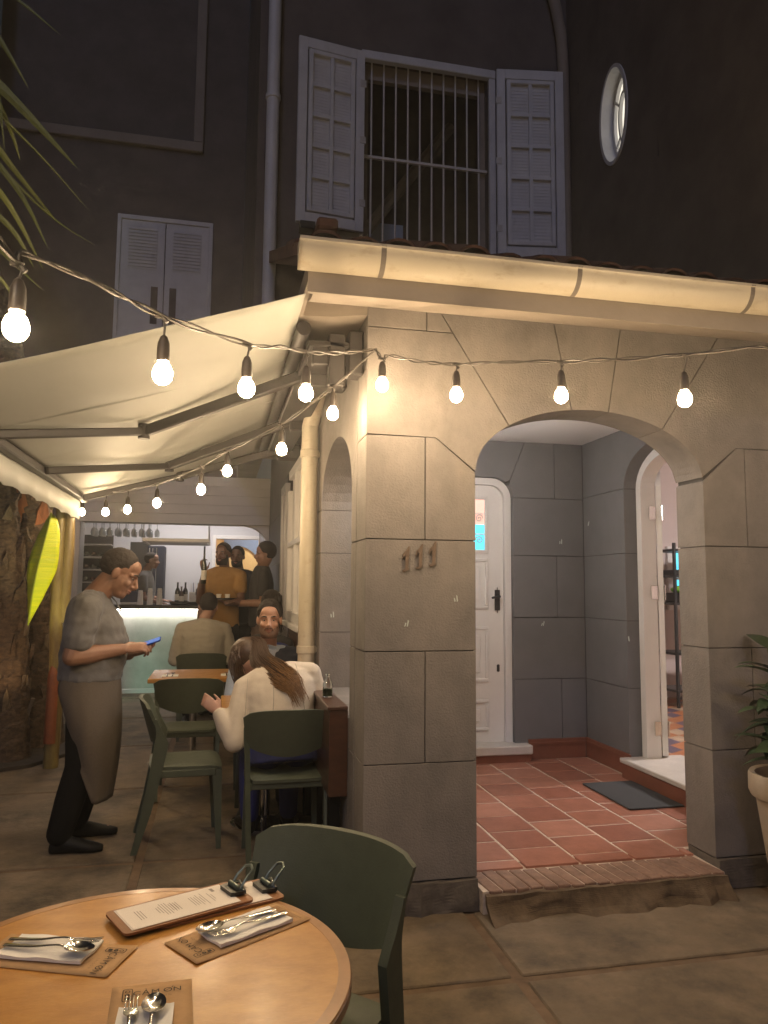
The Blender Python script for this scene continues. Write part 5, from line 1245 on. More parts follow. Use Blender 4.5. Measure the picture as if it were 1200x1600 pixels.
# clipboards with menus
def clipboard(label, c, ang, z, tilt=0):
    t = thing('menu_clipboard', label, 'clipboard', (c[0], c[1], z), ang, 'menu clipboards')
    L, Wd, r_ = .30, .135, .014
    b = bm_(); pts = [(sx*(L/2-r_)+r_*math.cos(a), sy*(Wd/2-r_)+r_*math.sin(a)) for sx, sy, t0 in ((1, 1, 0), (-1, 1, 90), (-1, -1, 180), (1, -1, 270)) for a in [R(t0+q*18) for q in range(6)]]
    prism(b, pts, 0, .005, 'z'); obj('board', b, 'clipboard_wood', t)
    for k, (dx, dy) in enumerate(((0, 0), (.003, -.002))):
        b = bm_(); box(b, -L/2+.018+dx, L/2-.035+dx, -Wd/2+.009+dy, Wd/2-.008+dy, .0052+.0009*k, .0059+.0009*k); obj('menu_sheet', b, 'menu_paper', t)
    b = bm_(); zz = .0072
    def ln(x0, x1, y0, y1): b.faces.new([b.verts.new((x, y, zz)) for x, y in ((x0, y0), (x1, y0), (x1, y1), (x0, y1))])
    for col0, rows in ((-.10, 3), (-.055, 8), (-.02, 3), (.025, 6), (.07, 2)):
        for i in range(rows):
            x = col0+i*.006; s = random.uniform(.4, 1); ln(x, x+.0016, -.035*s, .035*s)
    ln(.085, .093, .025, .045)
    obj('menu_print', b, 'menu_ink', t)
    b = bm_(); prism(b, [(L/2-.042, -.028), (L/2-.012, -.036), (L/2-.004, -.03), (L/2-.004, .03), (L/2-.012, .036), (L/2-.042, .028)], .0075, .016, 'z'); cl = obj('clip', b, 'clip_dark', t)
    b = bm_(); tube(b, [V(L/2-.015, -.02, .016), V(L/2-.002, -.021, .034), V(L/2+.018, -.018, .052), V(L/2+.024, 0, .056), V(L/2+.018, .018, .052), V(L/2-.002, .021, .034), V(L/2-.015, .02, .016)], (.0035), 8, rnd=True)
    tube(b, [V(L/2-.02, -.022, .02), V(L/2-.02, .022, .02)], .006, 10); obj('clip_lever', b, 'clip_lever', cl, 50)
    b = bm_(); tube(b, [V(L/2-.01, -.030, .014), V(L/2-.005, 0, .026), V(L/2-.01, .030, .014)], .004, 8); obj('clip_spring', b, 'steel', cl, 50)
clipboard('wooden menu clipboard lying below the other one on the round table', (.015, 1.862), math.atan2(.10, .25), ZT+.0006)
clipboard('wooden menu clipboard on top, its menu facing up, on the round table', (-.058, 1.832), math.atan2(.115, .245), ZT+.0082)
# two small place settings on the square table behind
for i, x in enumerate((-.42, .05)):
    b = bm_(); bbox(b, x, x+.13, 6.40, 6.55, .7502, .754, .001); one('napkin', b, 'napkin', ('folded napkin on the left of the square table', 'folded napkin on the right of the square table')[i], 'napkin', 'folded white napkins')
    for k, kind in enumerate(('fork', 'spoon')):
        cutlery(kind, Matrix.Translation((x+.045+k*.04, 6.475, .7545)) @ Matrix.Rotation(R(90), 4, 'Z'), 'steel %s on the %s napkin of the square table' % (kind, ('left', 'right')[i]))
# door mat
b = bm_(); bbox(b, 2.55, 2.935, 4.40, 5.03, FLZ+.0025, FLZ+.013, .004); one('door_mat', b, 'mat_rubber', 'dark grey door mat on the red tiles before the open doorway', 'door mat')
# rack in the room behind the doorway
rk = thing('storage_rack', 'black rack with shelves seen through the open white doorway', 'rack', (5.05, 7.45, .2385))
b = bm_()
for x in (-.25, .35):
    for y in (-.2, .2): bbox(b, x-.015, x+.015, y-.015, y+.015, 0, 1.75, .003)
obj('upright', b, 'black_plastic', rk)
for z in (.16, .55, 1.08, 1.38, 1.66): b = bm_(); bbox(b, -.27, .37, -.22, .22, z, z+.025, .004); obj('rack_shelf', b, 'black_plastic', rk)
b = bm_(); bbox(b, 4.9, 5.3, 7.3, 7.6, 1.344, 1.45, .01); one('storage_box', b, 'black_plastic', 'black box on the rack in the room behind the doorway', 'box')
b = bm_(); ell(b, (5.0, 7.42, 1.485), (.13, .1, .045)); one('green_bag', b, 'box_green', 'bright green bag on the black box in the room behind the doorway', 'bag', None, 60)
b = bm_(); bbox(b, 4.85, 5.2, 7.3, 7.6, 1.644, 1.70, .01); one('storage_tray', b, 'black_plastic', 'flat black tray on the upper shelf behind the doorway', 'tray')
# ================================================================= people
def remesh(bm, vox, it=4, fac=.5):
    me = finish(bm); o = bpy.data.objects.new('tmp', me)
    r_ = o.modifiers.new('r', 'REMESH'); r_.mode = 'VOXEL'; r_.voxel_size = vox; r_.use_smooth_shade = True
    if it: s = o.modifiers.new('s', 'SMOOTH'); s.iterations = it; s.factor = fac
    out = evaluated(o); bpy.data.meshes.remove(me)
    for p in out.polygons: p.use_smooth = True
    out.materials.clear(); return out
def frame_m(pos, f, u):
    f = f.normalized(); r_ = f.cross(u).normalized(); u = r_.cross(f)
    m_ = Matrix((r_, f, u)).transposed().to_4x4(); m_.translation = pos; return m_     # x right, y forward, z up
def capsule(bm, pts, rad, n=12, ref=None): tube(bm, pts, rad, n, ref=ref, rnd=True)
def hand(bm, wrist, d, nrm, thumb, curl=.5, sc=1.0, spread=.0, curls=None):
    """d = direction of the hand, nrm = direction the back of the hand faces, thumb = direction of the thumb's side"""
    d = d.normalized(); nrm = (nrm-d*nrm.dot(d)).normalized(); th = d.cross(nrm); th = th if th.dot(thumb) > 0 else -th
    L = .088*sc
    tube(bm, [wrist-d*.02, wrist+d*.01, wrist+d*L*.5, wrist+d*L], [(.026*sc, .019*sc), (.028*sc, .017*sc), (.039*sc, .015*sc), (.038*sc, .012*sc)], 12, ref=th, rnd=True)
    for i, (off, ln_) in enumerate(((.029, .072), (.010, .080), (-.010, .075), (-.029, .058))):
        c = (curls[i] if curls else curl); p = wrist+d*L*.96+th*off*sc; dd = (d+th*off*spread*10).normalized(); P = [p-d*.012]; ang = 0
        P.append(p.copy())
        for s, f in ((.45, .35), (.32, .9), (.27, .8)):
            ang += c*f; q = dd*math.cos(ang)-nrm*math.sin(ang); p = p+q*ln_*s*sc; P.append(p.copy())
        capsule(bm, P, [.0095*sc, .0095*sc, .009*sc, .0082*sc, .007*sc], 8)
    p = wrist+d*L*.22+th*.026*sc; dd = (d*.65+th*.75-nrm*.25).normalized(); d2 = (d*.95+th*.15-nrm*(.2+.4*curl)).normalized()
    capsule(bm, [p, p+dd*.036*sc, p+dd*.036*sc+d2*.030*sc, p+dd*.036*sc+d2*.054*sc], [.0135*sc, .0115*sc, .010*sc, .008*sc], 8)
def head_parts(bm, H, sc, jaw=1.0, ears=True):
    T = H @ Matrix.Scale(sc, 4)
    ell(bm, (0, -.012, .036), (.075, .096, .088), T, 20, 14); ell(bm, (0, .028, -.028), (.0605*jaw, .066, .088), T, 18, 12)
    ell(bm, (0, .048, -.088), (.042*jaw, .042, .030), T); ell(bm, (0, .070, -.098), (.022*jaw, .018, .017), T)
    ell(bm, (0, .060, .052), (.056, .036, .045), T)
    for s in (-1, 1):
        b = bmesh.new(); ell(b, (s*.038, .062, -.028), (.024, .026, .022)); merge(bm, b, T)        # cheek
        b = bmesh.new(); tube(b, [V(s*.012, .088, .022), V(s*.034, .084, .025), V(s*.052, .068, .018)], .010, 8, rnd=True); merge(bm, b, T)   # brow
        if ears: b = bmesh.new(); ell(b, (0, 0, 0), (.009, .020, .033)); b.transform(Matrix.Translation((s*.077, -.006, -.008)) @ Matrix.Rotation(s*R(20), 4, 'Z')); merge(bm, b, T)
    b = bmesh.new(); tube(b, [V(0, .088, .018), V(0, .102, -.006), V(0, .116, -.028), V(0, .108, -.040)], [.010, .010, .0135, .010], 8, rnd=True)
    for s in (-1, 1): ell(b, (s*.013, .099, -.036), (.009, .010, .008))
    merge(bm, b, T)
    b = bmesh.new(); tube(b, [V(-.024, .086, -.060), V(0, .096, -.058), V(.024, .086, -.060)], [.004, .0075, .004], 8, rnd=True); tube(b, [V(-.02, .085, -.071), V(0, .093, -.072), V(.02, .085, -.071)], [.004, .008, .004], 8, rnd=True); merge(bm, b, T)
def face_details(root, H, sc, hairm, brow=True, closed=False, beard=None):
    T = H @ Matrix.Scale(sc, 4)
    for s in (-1, 1):
        b = bm_(); ell(b, (s*.031, .0785, .004), (.0105, .0080, .0040 if not closed else .003)); b.transform(T); e_ = wobj('eye', b, 'eye_white', root, 60)
        b = bm_(); ell(b, (s*.031, .0850, .0030), (.0050, .004, .0045 if not closed else .0025)); b.transform(T); wobj('iris', b, 'eye_dark', e_, 60)
        if brow: b = bm_(); tube(b, [V(s*.014, .0985, .026), V(s*.034, .0945, .031), V(s*.053, .078, .024)], [(.0035, .0022), (.0045, .0025), (.002, .0015)], 6, ref=V(0, 0, 1)); b.transform(T); wobj('eyebrow', b, hairm, root)
    b = bm_(); tube(b, [V(-.022, .0885, -.0595), V(-.008, .1005, -.0600), V(0, .1020, -.061), V(.008, .1005, -.0600), V(.022, .0885, -.0595)], [(.003, .002), (.005, .003), (.0045, .003), (.005, .003), (.003, .002)], 6, ref=V(0, 0, 1)); tube(b, [V(-.018, .0880, -.0695), V(0, .099, -.071), V(.018, .088, -.0695)], [(.003, .002), (.006, .003), (.003, .002)], 6, ref=V(0, 0, 1)); b.transform(T); wobj('lips', b, 'lips', root, 60)
    if beard:
        b = bm_(); n, m_ = 28, 18; rows = []   # shell hugging the jaw
        for i in range(n+1):
            a = R(-112+224*i/n); row = []
            for j in range(m_+1):
                f = j/m_; zt = -.030-.030*math.cos(a)**2*(1 if abs(a) < .9 else .3)+.055*max(0, abs(a)-1.0); z = zt+(-.118-zt)*f
                rr = .0605+.006*math.sin(math.pi*f)-.030*max(0, f-.55)**1.5
                row.append(b.verts.new((rr*math.sin(a)*.98, .030+rr*math.cos(a)*(1.0+.02), z)))
            rows.append(row)
        for A, B2 in zip(rows, rows[1:]):
            for j in range(m_): b.faces.new((A[j], B2[j], B2[j+1], A[j+1]))
        tube(b, [V(-.030, .085, -.066), V(-.022, .097, -.050), V(0, .106, -.0475), V(.022, .097, -.050), V(.030, .085, -.066)], [(.005, .003), (.0055, .004), (.005, .004), (.0055, .004), (.005, .003)], 6, ref=V(0, 0, 1))
        b.transform(T); wobj('beard', b, beard, root, 60)
def hair_cap(root, H, sc, m, thick=.010, front=.062, back=-.075, side=.0, top=0, seed=1):
    """short hair: an ellipsoid that sinks into the skull below the hairline"""
    T = H @ Matrix.Scale(sc, 4); b = bm_(); n, k_ = 64, 40; bmesh.ops.create_uvsphere(b, u_segments=n, v_segments=k_, radius=1)
    for v in b.verts:
        d = v.co.copy(); p = V(d.x*.075, d.y*.096-.012, d.z*.088+.036)
        y = p.y; hl = back if y < -.03 else (back+(side-back)*min(1, (y+.03)/.035) if y < .005 else side+(front-side)*min(1, ((y-.005)/.05))**1.4)
        if abs(p.x) > .05 and .0 < y < .045: hl = min(hl, .035)
        k = max(0, min(1, (p.z-hl)/.045))**.7; t = thick*(1+(.55 if thick < .013 else .08)*noise.noise(p*70+V(seed, 0, 0))+(.35 if thick < .013 else .05)*noise.noise(p*160))+top*max(0, d.z)
        nd = V(d.x/.075, d.y/.096, d.z/.088).normalized()
        v.co = p+nd*(-.004+(t+.004)*k)
        if p.z < hl: v.co = V(0, -.012, .036)+(p-V(0, -.012, .036))*.82
    b.transform(T); return wobj('hair', b, m, root, 60)
def person(name, label, P):
    """P holds world joints and clothing; builds body, clothes, hair"""
    vox = P.get('vox', .009); g = P.get('k', 1.0); f = P['bf'].normalized(); z = V(0, 0, 1); r_ = f.cross(z).normalized()
    t = thing(name, label, 'person', P['base'], 0)
    tor = P['torso']     # list of (centre, half width, half depth, side vector or None, forward vector or None)
    def tl(bm, inf, i0=0, i1=None):
        rings = []
        seg = tor[i0:i1]
        for c, a, d, *o in seg:
            sv = o[0] if o else r_; dv = o[1] if len(o) > 1 else f
            rings.append((c, sv*(a+inf), dv*(d+inf)))
        # superelliptic rings: lofted with ellipses, doubled for squareness
        loft(bm, rings, 20)
    A = P['arms']; L = P['legs']
    H = frame_m(P['hd'], P['hf'], P.get('hu', z)); hs = P.get('hs', 1.0)
    b = bm_(); head_parts(b, H, hs, P.get('jaw', 1)); tl(b, -.012)
    nk0, nk1 = P['neck'], H @ (V(0, -.02, -.05)*hs)
    capsule(b, [nk0-(nk1-nk0)*.2, nk0.lerp(nk1, .5), nk1], [.060*g, .055*g, .052*g], 14)
    for s, (sh, el_, wr, hnd) in A.items():
        capsule(b, [sh, sh.lerp(el_, .35), sh.lerp(el_, .8), el_], [.050*g, .051*g, .043*g, .041*g]); capsule(b, [el_, el_.lerp(wr, .3), wr.lerp(el_, .15), wr], [.041*g, .043*g, .029*g, .026*g])
        if hnd: hand(b, wr, *hnd[:3], **(hnd[3] if len(hnd) > 3 else {}))
    for s, (hp, kn, an, toe) in L.items():
        capsule(b, [hp, hp.lerp(kn, .5), kn], [.078*g, .066*g, .052*g]); capsule(b, [kn, kn.lerp(an, .3), an], [.050*g, .050*g, .034*g])
        if toe is not None: capsule(b, [an-z*.03, (an-z*.05).lerp(toe, .5), toe], [.03, .032, .024])
    me = remesh(b, P.get('bvox', vox), 3, .4); wobj('body', None, P['skin'], t, None, me)
    # top garment
    inf = P.get('shirt_inf', .012); b = bm_(); i0 = P.get('shirt_i0', 0); tl(b, inf, i0)
    for s, (sh, el_, wr, hnd) in A.items():
        sl_ = P.get('sleeve', 1)
        capsule(b, [tor[-2][0].lerp(sh, .45), sh], [.062*g, .060*g+inf*.5])
        if sl_ <= 1: capsule(b, [sh, sh.lerp(el_, sl_*.5), sh.lerp(el_, sl_)], [.060*g+inf*.5, .058*g+inf, .054*g+inf])
        else: capsule(b, [sh, sh.lerp(el_, .5), el_], [.060*g+inf*.5, .055*g+inf, .047*g+inf]); capsule(b, [el_, el_.lerp(wr, .5), el_.lerp(wr, sl_-1)], [.047*g+inf, .041*g+inf, .035*g+inf*.8])
    me = remesh(b, vox, P.get('shirt_smooth', 5), .5)
    if P.get('wrinkle'):
        a_ = P['wrinkle']
        nv = [(v.co.copy(), v.normal.copy()) for v in me.vertices]
        for v, (co, no) in zip(me.vertices, nv): v.co = co+no*a_*(noise.noise(V(co.x*9, co.y*9, co.z*22))+.6*noise.noise(V(co.x*24, co.y*24, co.z*30)))
    sh_o = wobj(P.get('top_name', 'shirt'), None, P['top'], t, None, me)
    # legs
    if P.get('trousers'):
        b = bm_(); inf2 = .014; tl(b, P.get('tr_inf', .004), 0, P.get('tr_i1', 2))
        for s, (hp, kn, an, toe) in L.items():
            capsule(b, [hp, hp.lerp(kn, .5), kn], [.080*g+inf2, .068*g+inf2, .055*g+inf2]); capsule(b, [kn, kn.lerp(an, .5), an.lerp(kn, .06)], [.053*g+inf2, .052*g+inf2, .043*g+inf2])
        wobj('trousers', None, P['trousers'], t, None, remesh(b, max(vox, .01), 3, .5))
        for s, (hp, kn, an, toe) in L.items():
            if toe is None: continue
            d = (toe-an); d.z = 0; d.normalize(); fl = toe.z-.035; heel = V(an.x, an.y, fl)-d*.045
            b = bm_(); sd = d.cross(z)
            rings = [(heel+z*.03, sd*.022, z*.025), (heel+d*.02+z*.042, sd*.036, z*.042), (heel+d*.07+z*.052, sd*.039, z*.052), (heel+d*.13+z*.045, sd*.043, z*.043), (heel+d*.20+z*.033, sd*.047, z*.032), (heel+d*.25+z*.026, sd*.042, z*.025), (heel+d*.285+z*.022, sd*.020, z*.018)]
            loft(b, rings, 14); capsule(b, [heel+d*.06+z*.07, heel+d*.05+z*.10], [.045, .040], 12); wobj('shoe', None, 'shoe_black', t, None, remesh(b, .008, 3, .5))
    if P.get('hair', 'cap') == 'cap': hair_cap(t, H, hs, P['hairm'], **P.get('hairk', {}))
    if P.get('face', True): face_details(t, H, hs, P['hairm'], beard=P.get('beard'))
    P['H'] = H; return t, sh_o

Zv = V(0, 0, 1)
# ---------------------------------------------------------------- the waiter with the phone
fx = V(1, .10, 0).normalized(); sx = fx.cross(Zv)     # faces right; his right side is toward the camera
cY = 4.75
def wp(x, z, side=0): return V(x, cY, z)+sx*side
wX = -.70
tor = [(wp(-.725, .84), .165, .125), (wp(-.715, .935), .186, .160), (wp(-.70, 1.06), .182, .172), (wp(-.692, 1.17), .185, .168), (wp(-.705, 1.27), .192, .148), (wp(-.722, 1.35), .180, .118), (wp(-.725, 1.405), .105, .085), (wp(-.70, 1.445), .066, .062)]
phx = atY(232, 1007, 4.66)
waiter, wsh = person('person', 'man in grey T-shirt and long brown apron standing and looking at his phone', dict(
    base=(-.70, cY, 0), bf=fx, torso=tor, neck=wp(-.692, 1.425), hd=wp(-.578, 1.555), hf=(fx+V(0, -.10, -.50)).normalized(), hu=(Zv+fx*.5), hs=1.14, k=1.30, vox=.008, bvox=.0062, jaw=1.08,
    arms={'R': (wp(-.735, 1.345, .20), wp(-.80, 1.085, .245), wp(-.535, 1.115, .13), (V(1, .15, .12), V(-.1, -.55, .8), V(0, .3, .9), dict(curls=[.55, .7, .9, 1.1], sc=1.12))),
          'L': (wp(-.735, 1.345, -.20), wp(-.72, 1.08, -.25), wp(-.50, 1.07, -.04), (V(1, -.35, .22), V(.1, .2, -1), V(0, .7, .5), dict(curls=[.5, .5, .5, .5], sc=1.12)))},
    legs={'R': (wp(-.715, .85, .095), wp(-.735, .47, .115), wp(-.835, .085, .135), wp(-.66, .035, .14)), 'L': (wp(-.70, .85, -.09), wp(-.675, .47, -.10), wp(-.765, .085, -.13), wp(-.585, .035, -.15))},
    skin='skin_tan', top='cloth_grey', sleeve=.62, trousers='cloth_black', tr_i1=2, shirt_inf=.018, shirt_i0=1, hairm='hair_greying', hairk=dict(thick=.007, front=.078, side=.015, back=-.05), wrinkle=.007))
# apron wrapped round the hips, longer in front
b = bm_(); n, m_ = 46, 26; rows = []
for i in range(n+1):
    th = R(-150+300*i/n); row = []
    side = abs(math.degrees(th)); zb = .265 if side < 70 else .265+(side-70)/80*.55
    for j in range(m_+1):
        f = j/m_; z = .965+(zb-.965)*f; c = V(-.715+.0*f, cY, z)
        ra = .193+.006*f+.040*math.sin(math.pi*min(1, f*1.1)); rb = (.172 if math.cos(th) > 0 else .165)-.018*f+.026*math.sin(math.pi*f)
        w = 1+.025*math.sin(th*5+f*2)*f+.012*math.sin(th*13)*f
        row.append(b.verts.new(c+fx*rb*math.cos(th)*w+sx*ra*math.sin(th)*w))
    rows.append(row)
for A, B2 in zip(rows, rows[1:]):
    for j in range(m_): b.faces.new((A[j], B2[j], B2[j+1], A[j+1]))
ap = wobj('apron', b, 'cloth_apron', waiter, 60); md = ap.modifiers.new('t', 'SOLIDIFY'); md.thickness = .005
b = bm_(); tube(b, [V(-.715, cY, .955)+fx*.170*math.cos(t_)+sx*.190*math.sin(t_) for t_ in [2*math.pi*k/30 for k in range(31)]], [(.016, .005)]*31, 6, ref=Zv); wobj('apron_tie', b, 'cloth_apron', ap)
b = bm_(); tube(b, [wp(-.628, 1.43), wp(-.585, 1.385), wp(-.556, 1.33)], [(.014, .004)]*3, 6, ref=V(0, 1, 0)); wobj('button_placket', b, 'cloth_grey', wsh)
# phone
Mx = frame_m(wp(-.395, 1.145, .065), V(1, -.05, .35), V(-.25, -.25, 1))
ph = thing('phone', 'smartphone with a blue lit screen held by the man in the apron', 'phone', (0, 0, 0)); ph.matrix_world = Mx
b = bm_(); bbox(b, -.036, .036, -.075, .075, -.005, .004, .003); obj('case', b, 'phone_case', ph)
b = bm_(); box(b, -.033, .033, -.071, .071, .0041, .0046); obj('screen', b, 'phone_screen', ph)

# ---------------------------------------------------------------- seated and standing helpers
def seated(base, f, seat=.47, lean=.0, k=1.0, tall=1.0, twist=0, headlean=0, hipshift=0):
    f = f.normalized(); s = f.cross(Zv); B = V(*base); hip = B+Zv*(seat+.085)
    dirn = (Zv*math.cos(lean)+f*math.sin(lean)).normalized(); fd = (f*math.cos(lean)-Zv*math.sin(lean)).normalized()
    T = lambda h, fw_=0, sd=0: hip+dirn*h*tall+fd*fw_+s*sd
    tor = [(T(-.075), .165*k, .115*k, s, fd), (T(.02), .168*k, .115*k, s, fd), (T(.14), .152*k, .108*k, s, fd), (T(.26), .162*k, .115*k, s, fd), (T(.37), .178*k, .112*k, s, fd), (T(.445), .160*k, .092*k, s, fd), (T(.495), .092*k, .072*k, s, fd), (T(.525, .01), .056, .056, s, fd)]
    legs = {'R': (hip+s*.09+f*.02-Zv*.02, hip+s*.12+f*.40-Zv*.03, B+f*.38+s*.12+Zv*.085, B+f*.55+s*.14+Zv*.035), 'L': (hip-s*.09+f*.02-Zv*.02, hip-s*.12+f*.40-Zv*.03, B+f*.38-s*.12+Zv*.085, B+f*.55-s*.14+Zv*.035)}
    return dict(base=base, bf=f, torso=tor, neck=T(.52), T=T, s=s, fd=fd, legs=legs)
def standing(base, f, h=1.75, k=1.0):
    f = f.normalized(); s = f.cross(Zv); B = V(*base); q = h/1.75
    T = lambda z_, fw_=0, sd=0: B+Zv*z_*q+f*fw_+s*sd
    tor = [(T(.86), .165*k, .115*k), (T(.96), .165*k, .118*k), (T(1.08), .155*k, .115*k), (T(1.20), .165*k, .118*k), (T(1.31), .180*k, .115*k), (T(1.39), .165*k, .095*k), (T(1.445), .095*k, .075*k), (T(1.475), .058, .058)]
    legs = {'R': (T(.88, 0, .09), T(.48, .02, .10), T(.085, 0, .11), T(.035, .17, .13)), 'L': (T(.88, 0, -.09), T(.48, .02, -.10), T(.085, 0, -.11), T(.035, .17, -.13))}
    return dict(base=base, bf=f, torso=tor, neck=T(1.465), T=T, s=s, legs=legs)
# ---------------------------------------------------------------- woman in a cream blazer, leaning to the left over the table
D = seated((.395, 4.42, 0), V(-.12, 1, 0), .47, lean=R(17), k=1.0, tall=.93)
T, s, f = D['T'], D['s'], D['fd']
tilt = -.12
tv = V(.395, .02, .075).normalized(); fv = V(-.10, .95, -.30).normalized()
D['torso'] = [(V(.395, 4.40, .485), .205, .15, s, f), (V(.395, 4.425, .585), .180, .125, s, f), (V(.388, 4.45, .685), .168, .115, s, f), (V(.380, 4.485, .79), .185, .12, tv, fv),
              (V(.372, 4.525, .885), .202, .115, tv, fv), (V(.366, 4.555, .955), .180, .092, tv, fv), (V(.335, 4.59, .995), .10, .075, tv, fv), (V(.305, 4.62, 1.01), .056, .056, tv, fv)]
shR, shL = V(.555, 4.55, .965), V(.175, 4.56, .885)
hdw = V(.190, 4.80, 1.030)
D.update(neck=V(.305, 4.63, 1.0), hd=hdw, hf=V(-.55, .75, -.65).normalized(), hu=V(-.25, .45, .85), hs=.98, vox=.009, bvox=.0066,
    arms={'R': (shR, V(.625, 4.58, .735), V(.52, 4.82, .775), (V(-.5, .8, -.1), Zv, V(-1, 0, 0), dict(curl=.4))),
          'L': (shL, atY(366, 1158, 4.42), atY(342, 1112, 4.50), (V(-.75, .15, .62), V(.0, -.8, .2), V(0, -.3, 1), dict(curls=[.6, .9, 1.1, 1.2], sc=.95)))},
    skin='skin_fair', top='cloth_blazer', top_name='blazer', sleeve=1.86, shirt_inf=.017, shirt_i0=1, trousers='cloth_blue', tr_inf=.014, tr_i1=3, hair=None, hairm='hair_brown', wrinkle=.0035)
woman, bz = person('person', 'woman in a cream blazer seen from behind, long brown hair, one hand raised', D)
# skirts of the blazer over the chair back
# hair: cap plus long strands falling over the right shoulder blade
H = D['H']; hair_cap(woman, H, .98, 'hair_brown', thick=.016, front=.06, side=-.03, back=-.10)
hp = H @ V(0, -.075, .0)
b1, b2_ = bm_(), bm_()
rnd = random.Random(4)
fall = [H @ V(.0, -.085, .085), H @ V(.01, -.118, .02), atY(409, 1034, 4.62), atY(432, 1052, 4.46), atY(455, 1068, 4.375), atY(468, 1092, 4.345)]
fp = spl(fall, 8); nF = len(fp); wid = lin([.035, .058, .068, .072, .060, .014], 8); thk = lin([.02, .03, .032, .026, .016, .004], 8)
cut = int(nF*.62); across = V(.55, .25, .8).normalized()
tube(b1, fp[:cut+1], [(w*.92, t_*.8) for w, t_ in zip(wid[:cut+1], thk[:cut+1])], 14, ref=across); tube(b2_, fp[cut:cut+9], [(w*.8*(1-.05*q), t_*.7) for q, (w, t_) in enumerate(zip(wid[cut:cut+9], thk[cut:cut+9]))], 14, ref=across)
fr_h = frames(fp)
for i in range(560):
    a = rnd.uniform(0, 2*math.pi); j0 = rnd.randint(0, 10); j1 = rnd.randint(nF-12, nF-1); P_ = []; dr_ = rnd.uniform(-.3, .3); rad = rnd.uniform(.45, 1.06); sp_ = rnd.uniform(-.4, .5)
    for j in range(j0, j1+1, 2):
        t_ = (fp[min(j+1, nF-1)]-fp[max(j-1, 0)]).normalized(); u = (across-t_*across.dot(t_)).normalized(); v = t_.cross(u); aa = a+dr_*(j-j0)/nF
        pr = (j-j0)/nF; fan = 1+sp_*pr*pr
        P_.append(fp[j]+u*math.cos(aa)*max(wid[j], .045 if j > 20 else 0)*rad*fan+v*math.sin(aa)*thk[j]*rad+V(.002*math.sin(j*.5+i), 0, .002*math.cos(j*.6+i)))
    if rnd.random() < .5: P_.append(P_[-1]+(P_[-1]-P_[-2])*rnd.uniform(.5, 1.6)+V(0, 0, rnd.uniform(-.01, .006)))
    n = len(P_); k_ = max(1, int((cut-j0)/2+rnd.uniform(-4, 4))); k_ = min(k_, n-2); rr = [.0027*(1-.75*k/(n-1)) for k in range(n)]
    tube(b1, P_[:k_+1], rr[:k_+1], 4); tube(b2_, P_[k_:], rr[k_:], 4)
for i in range(170):   # curtain of hair on the left of the face
    a = R(rnd.uniform(-150, -35)); el_ = rnd.uniform(.1, 1.1)
    r0 = H @ V(math.sin(a)*.086*math.cos(el_), -.012-math.cos(a)*.108*math.cos(el_), .036+.100*math.sin(el_)); end = V(.16+rnd.uniform(-.03, .06), 4.80+rnd.uniform(-.06, .05), .87+rnd.uniform(-.03, .04))
    q1 = H @ V(-.092+rnd.uniform(-.006, .004), rnd.uniform(-.06, .05), rnd.uniform(-.02, .03)); P_ = spl([r0, q1, q1.lerp(end, .55)+V(-.008, -.01, 0), end], 5); n = len(P_)
    tube(b1, P_, [.0042*(1-.7*k/(n-1)) for k in range(n)], 4)
lh = wobj('long_hair', b1, 'hair_brown', woman, 60); lh['kind'] = 'stuff'; he = wobj('hair_ends', b2_, 'hair_blonde', woman, 60); he['kind'] = 'stuff'
from mathutils.bvhtree import BVHTree
def drape(o, root, pts, d, lift=.001):
    """points of a line laid on the surface of a garment"""
    Bm = BASE[root.name].inverted(); me = o.data; bv = BVHTree.FromPolygons([v.co.copy() for v in me.vertices], [list(p.vertices) for p in me.polygons]); out = []
    for p in pts:
        h = bv.ray_cast(Bm @ Vector(p), Vector(d).normalized())
        if h[0] is not None: out.append(h[0]-Vector(d).normalized()*lift)
    return out
def seam(o, root, pts, d, r_, m, nm='seam'):
    q = drape(o, root, pts, d)
    if len(q) > 2: b = bm_(); tube(b, q, r_, 5); obj(nm, b, m, o)
bk = [atY(440+4*math.sin(k*.2), 1060+k*6.5, 3.7) for k in range(22)]
seam(bz, woman, bk, V(0, 1, 0), .0022, 'cloth_heather', 'back_seam')
seam(bz, woman, [atY(487+k*.9, 1052+k*6, 3.7) for k in range(18)], V(0, 1, 0), .002, 'cloth_heather', 'sleeve_seam')
seam(bz, woman, [atY(398-k*.5, 1092+k*5, 3.7) for k in range(16)], V(0, 1, 0), .002, 'cloth_heather', 'sleeve_seam')
# ---------------------------------------------------------------- bearded man in a navy gilet
D = seated((.37, 5.50, 0), V(-.06, -1, 0), .47, lean=R(10), k=1.04, tall=1.0); T, s, f = D['T'], D['s'], D['fd']
D.update(hd=atY(421, 968, 5.27), hf=V(-.10, -1, -.06), hs=1.02, vox=.010, bvox=.0062, arms={'R': (T(.43, 0, .19), T(.20, .12, .24), T(.20, .34, .10), (V(-.1, -1, 0), Zv, V(1, 0, 0), dict(curl=.6))), 'L': (T(.43, 0, -.19), T(.20, .12, -.24), T(.20, .34, -.08), (V(0, -1, 0), Zv, V(-1, 0, 0), dict(curl=.6)))},
    skin='skin_fair', top='cloth_lightblue', sleeve=1.9, trousers='cloth_navy', hairm='hair_dark', hairk=dict(thick=.008, front=.062, side=-.005, back=-.06, top=.008), beard='beard')
man_b, sh = person('person', 'bearded man in a navy gilet and light blue shirt sitting facing the camera', D)
b = bm_(); tor = D['torso']
for k, (c, a, d, *o) in enumerate(tor): pass
loft(b, [(c, o[0]*(a+.034), o[1]*(d+.034)) for c, a, d, *o in tor[1:6]]+[(tor[6][0], tor[6][3]*.13, tor[6][4]*.095)], 20)
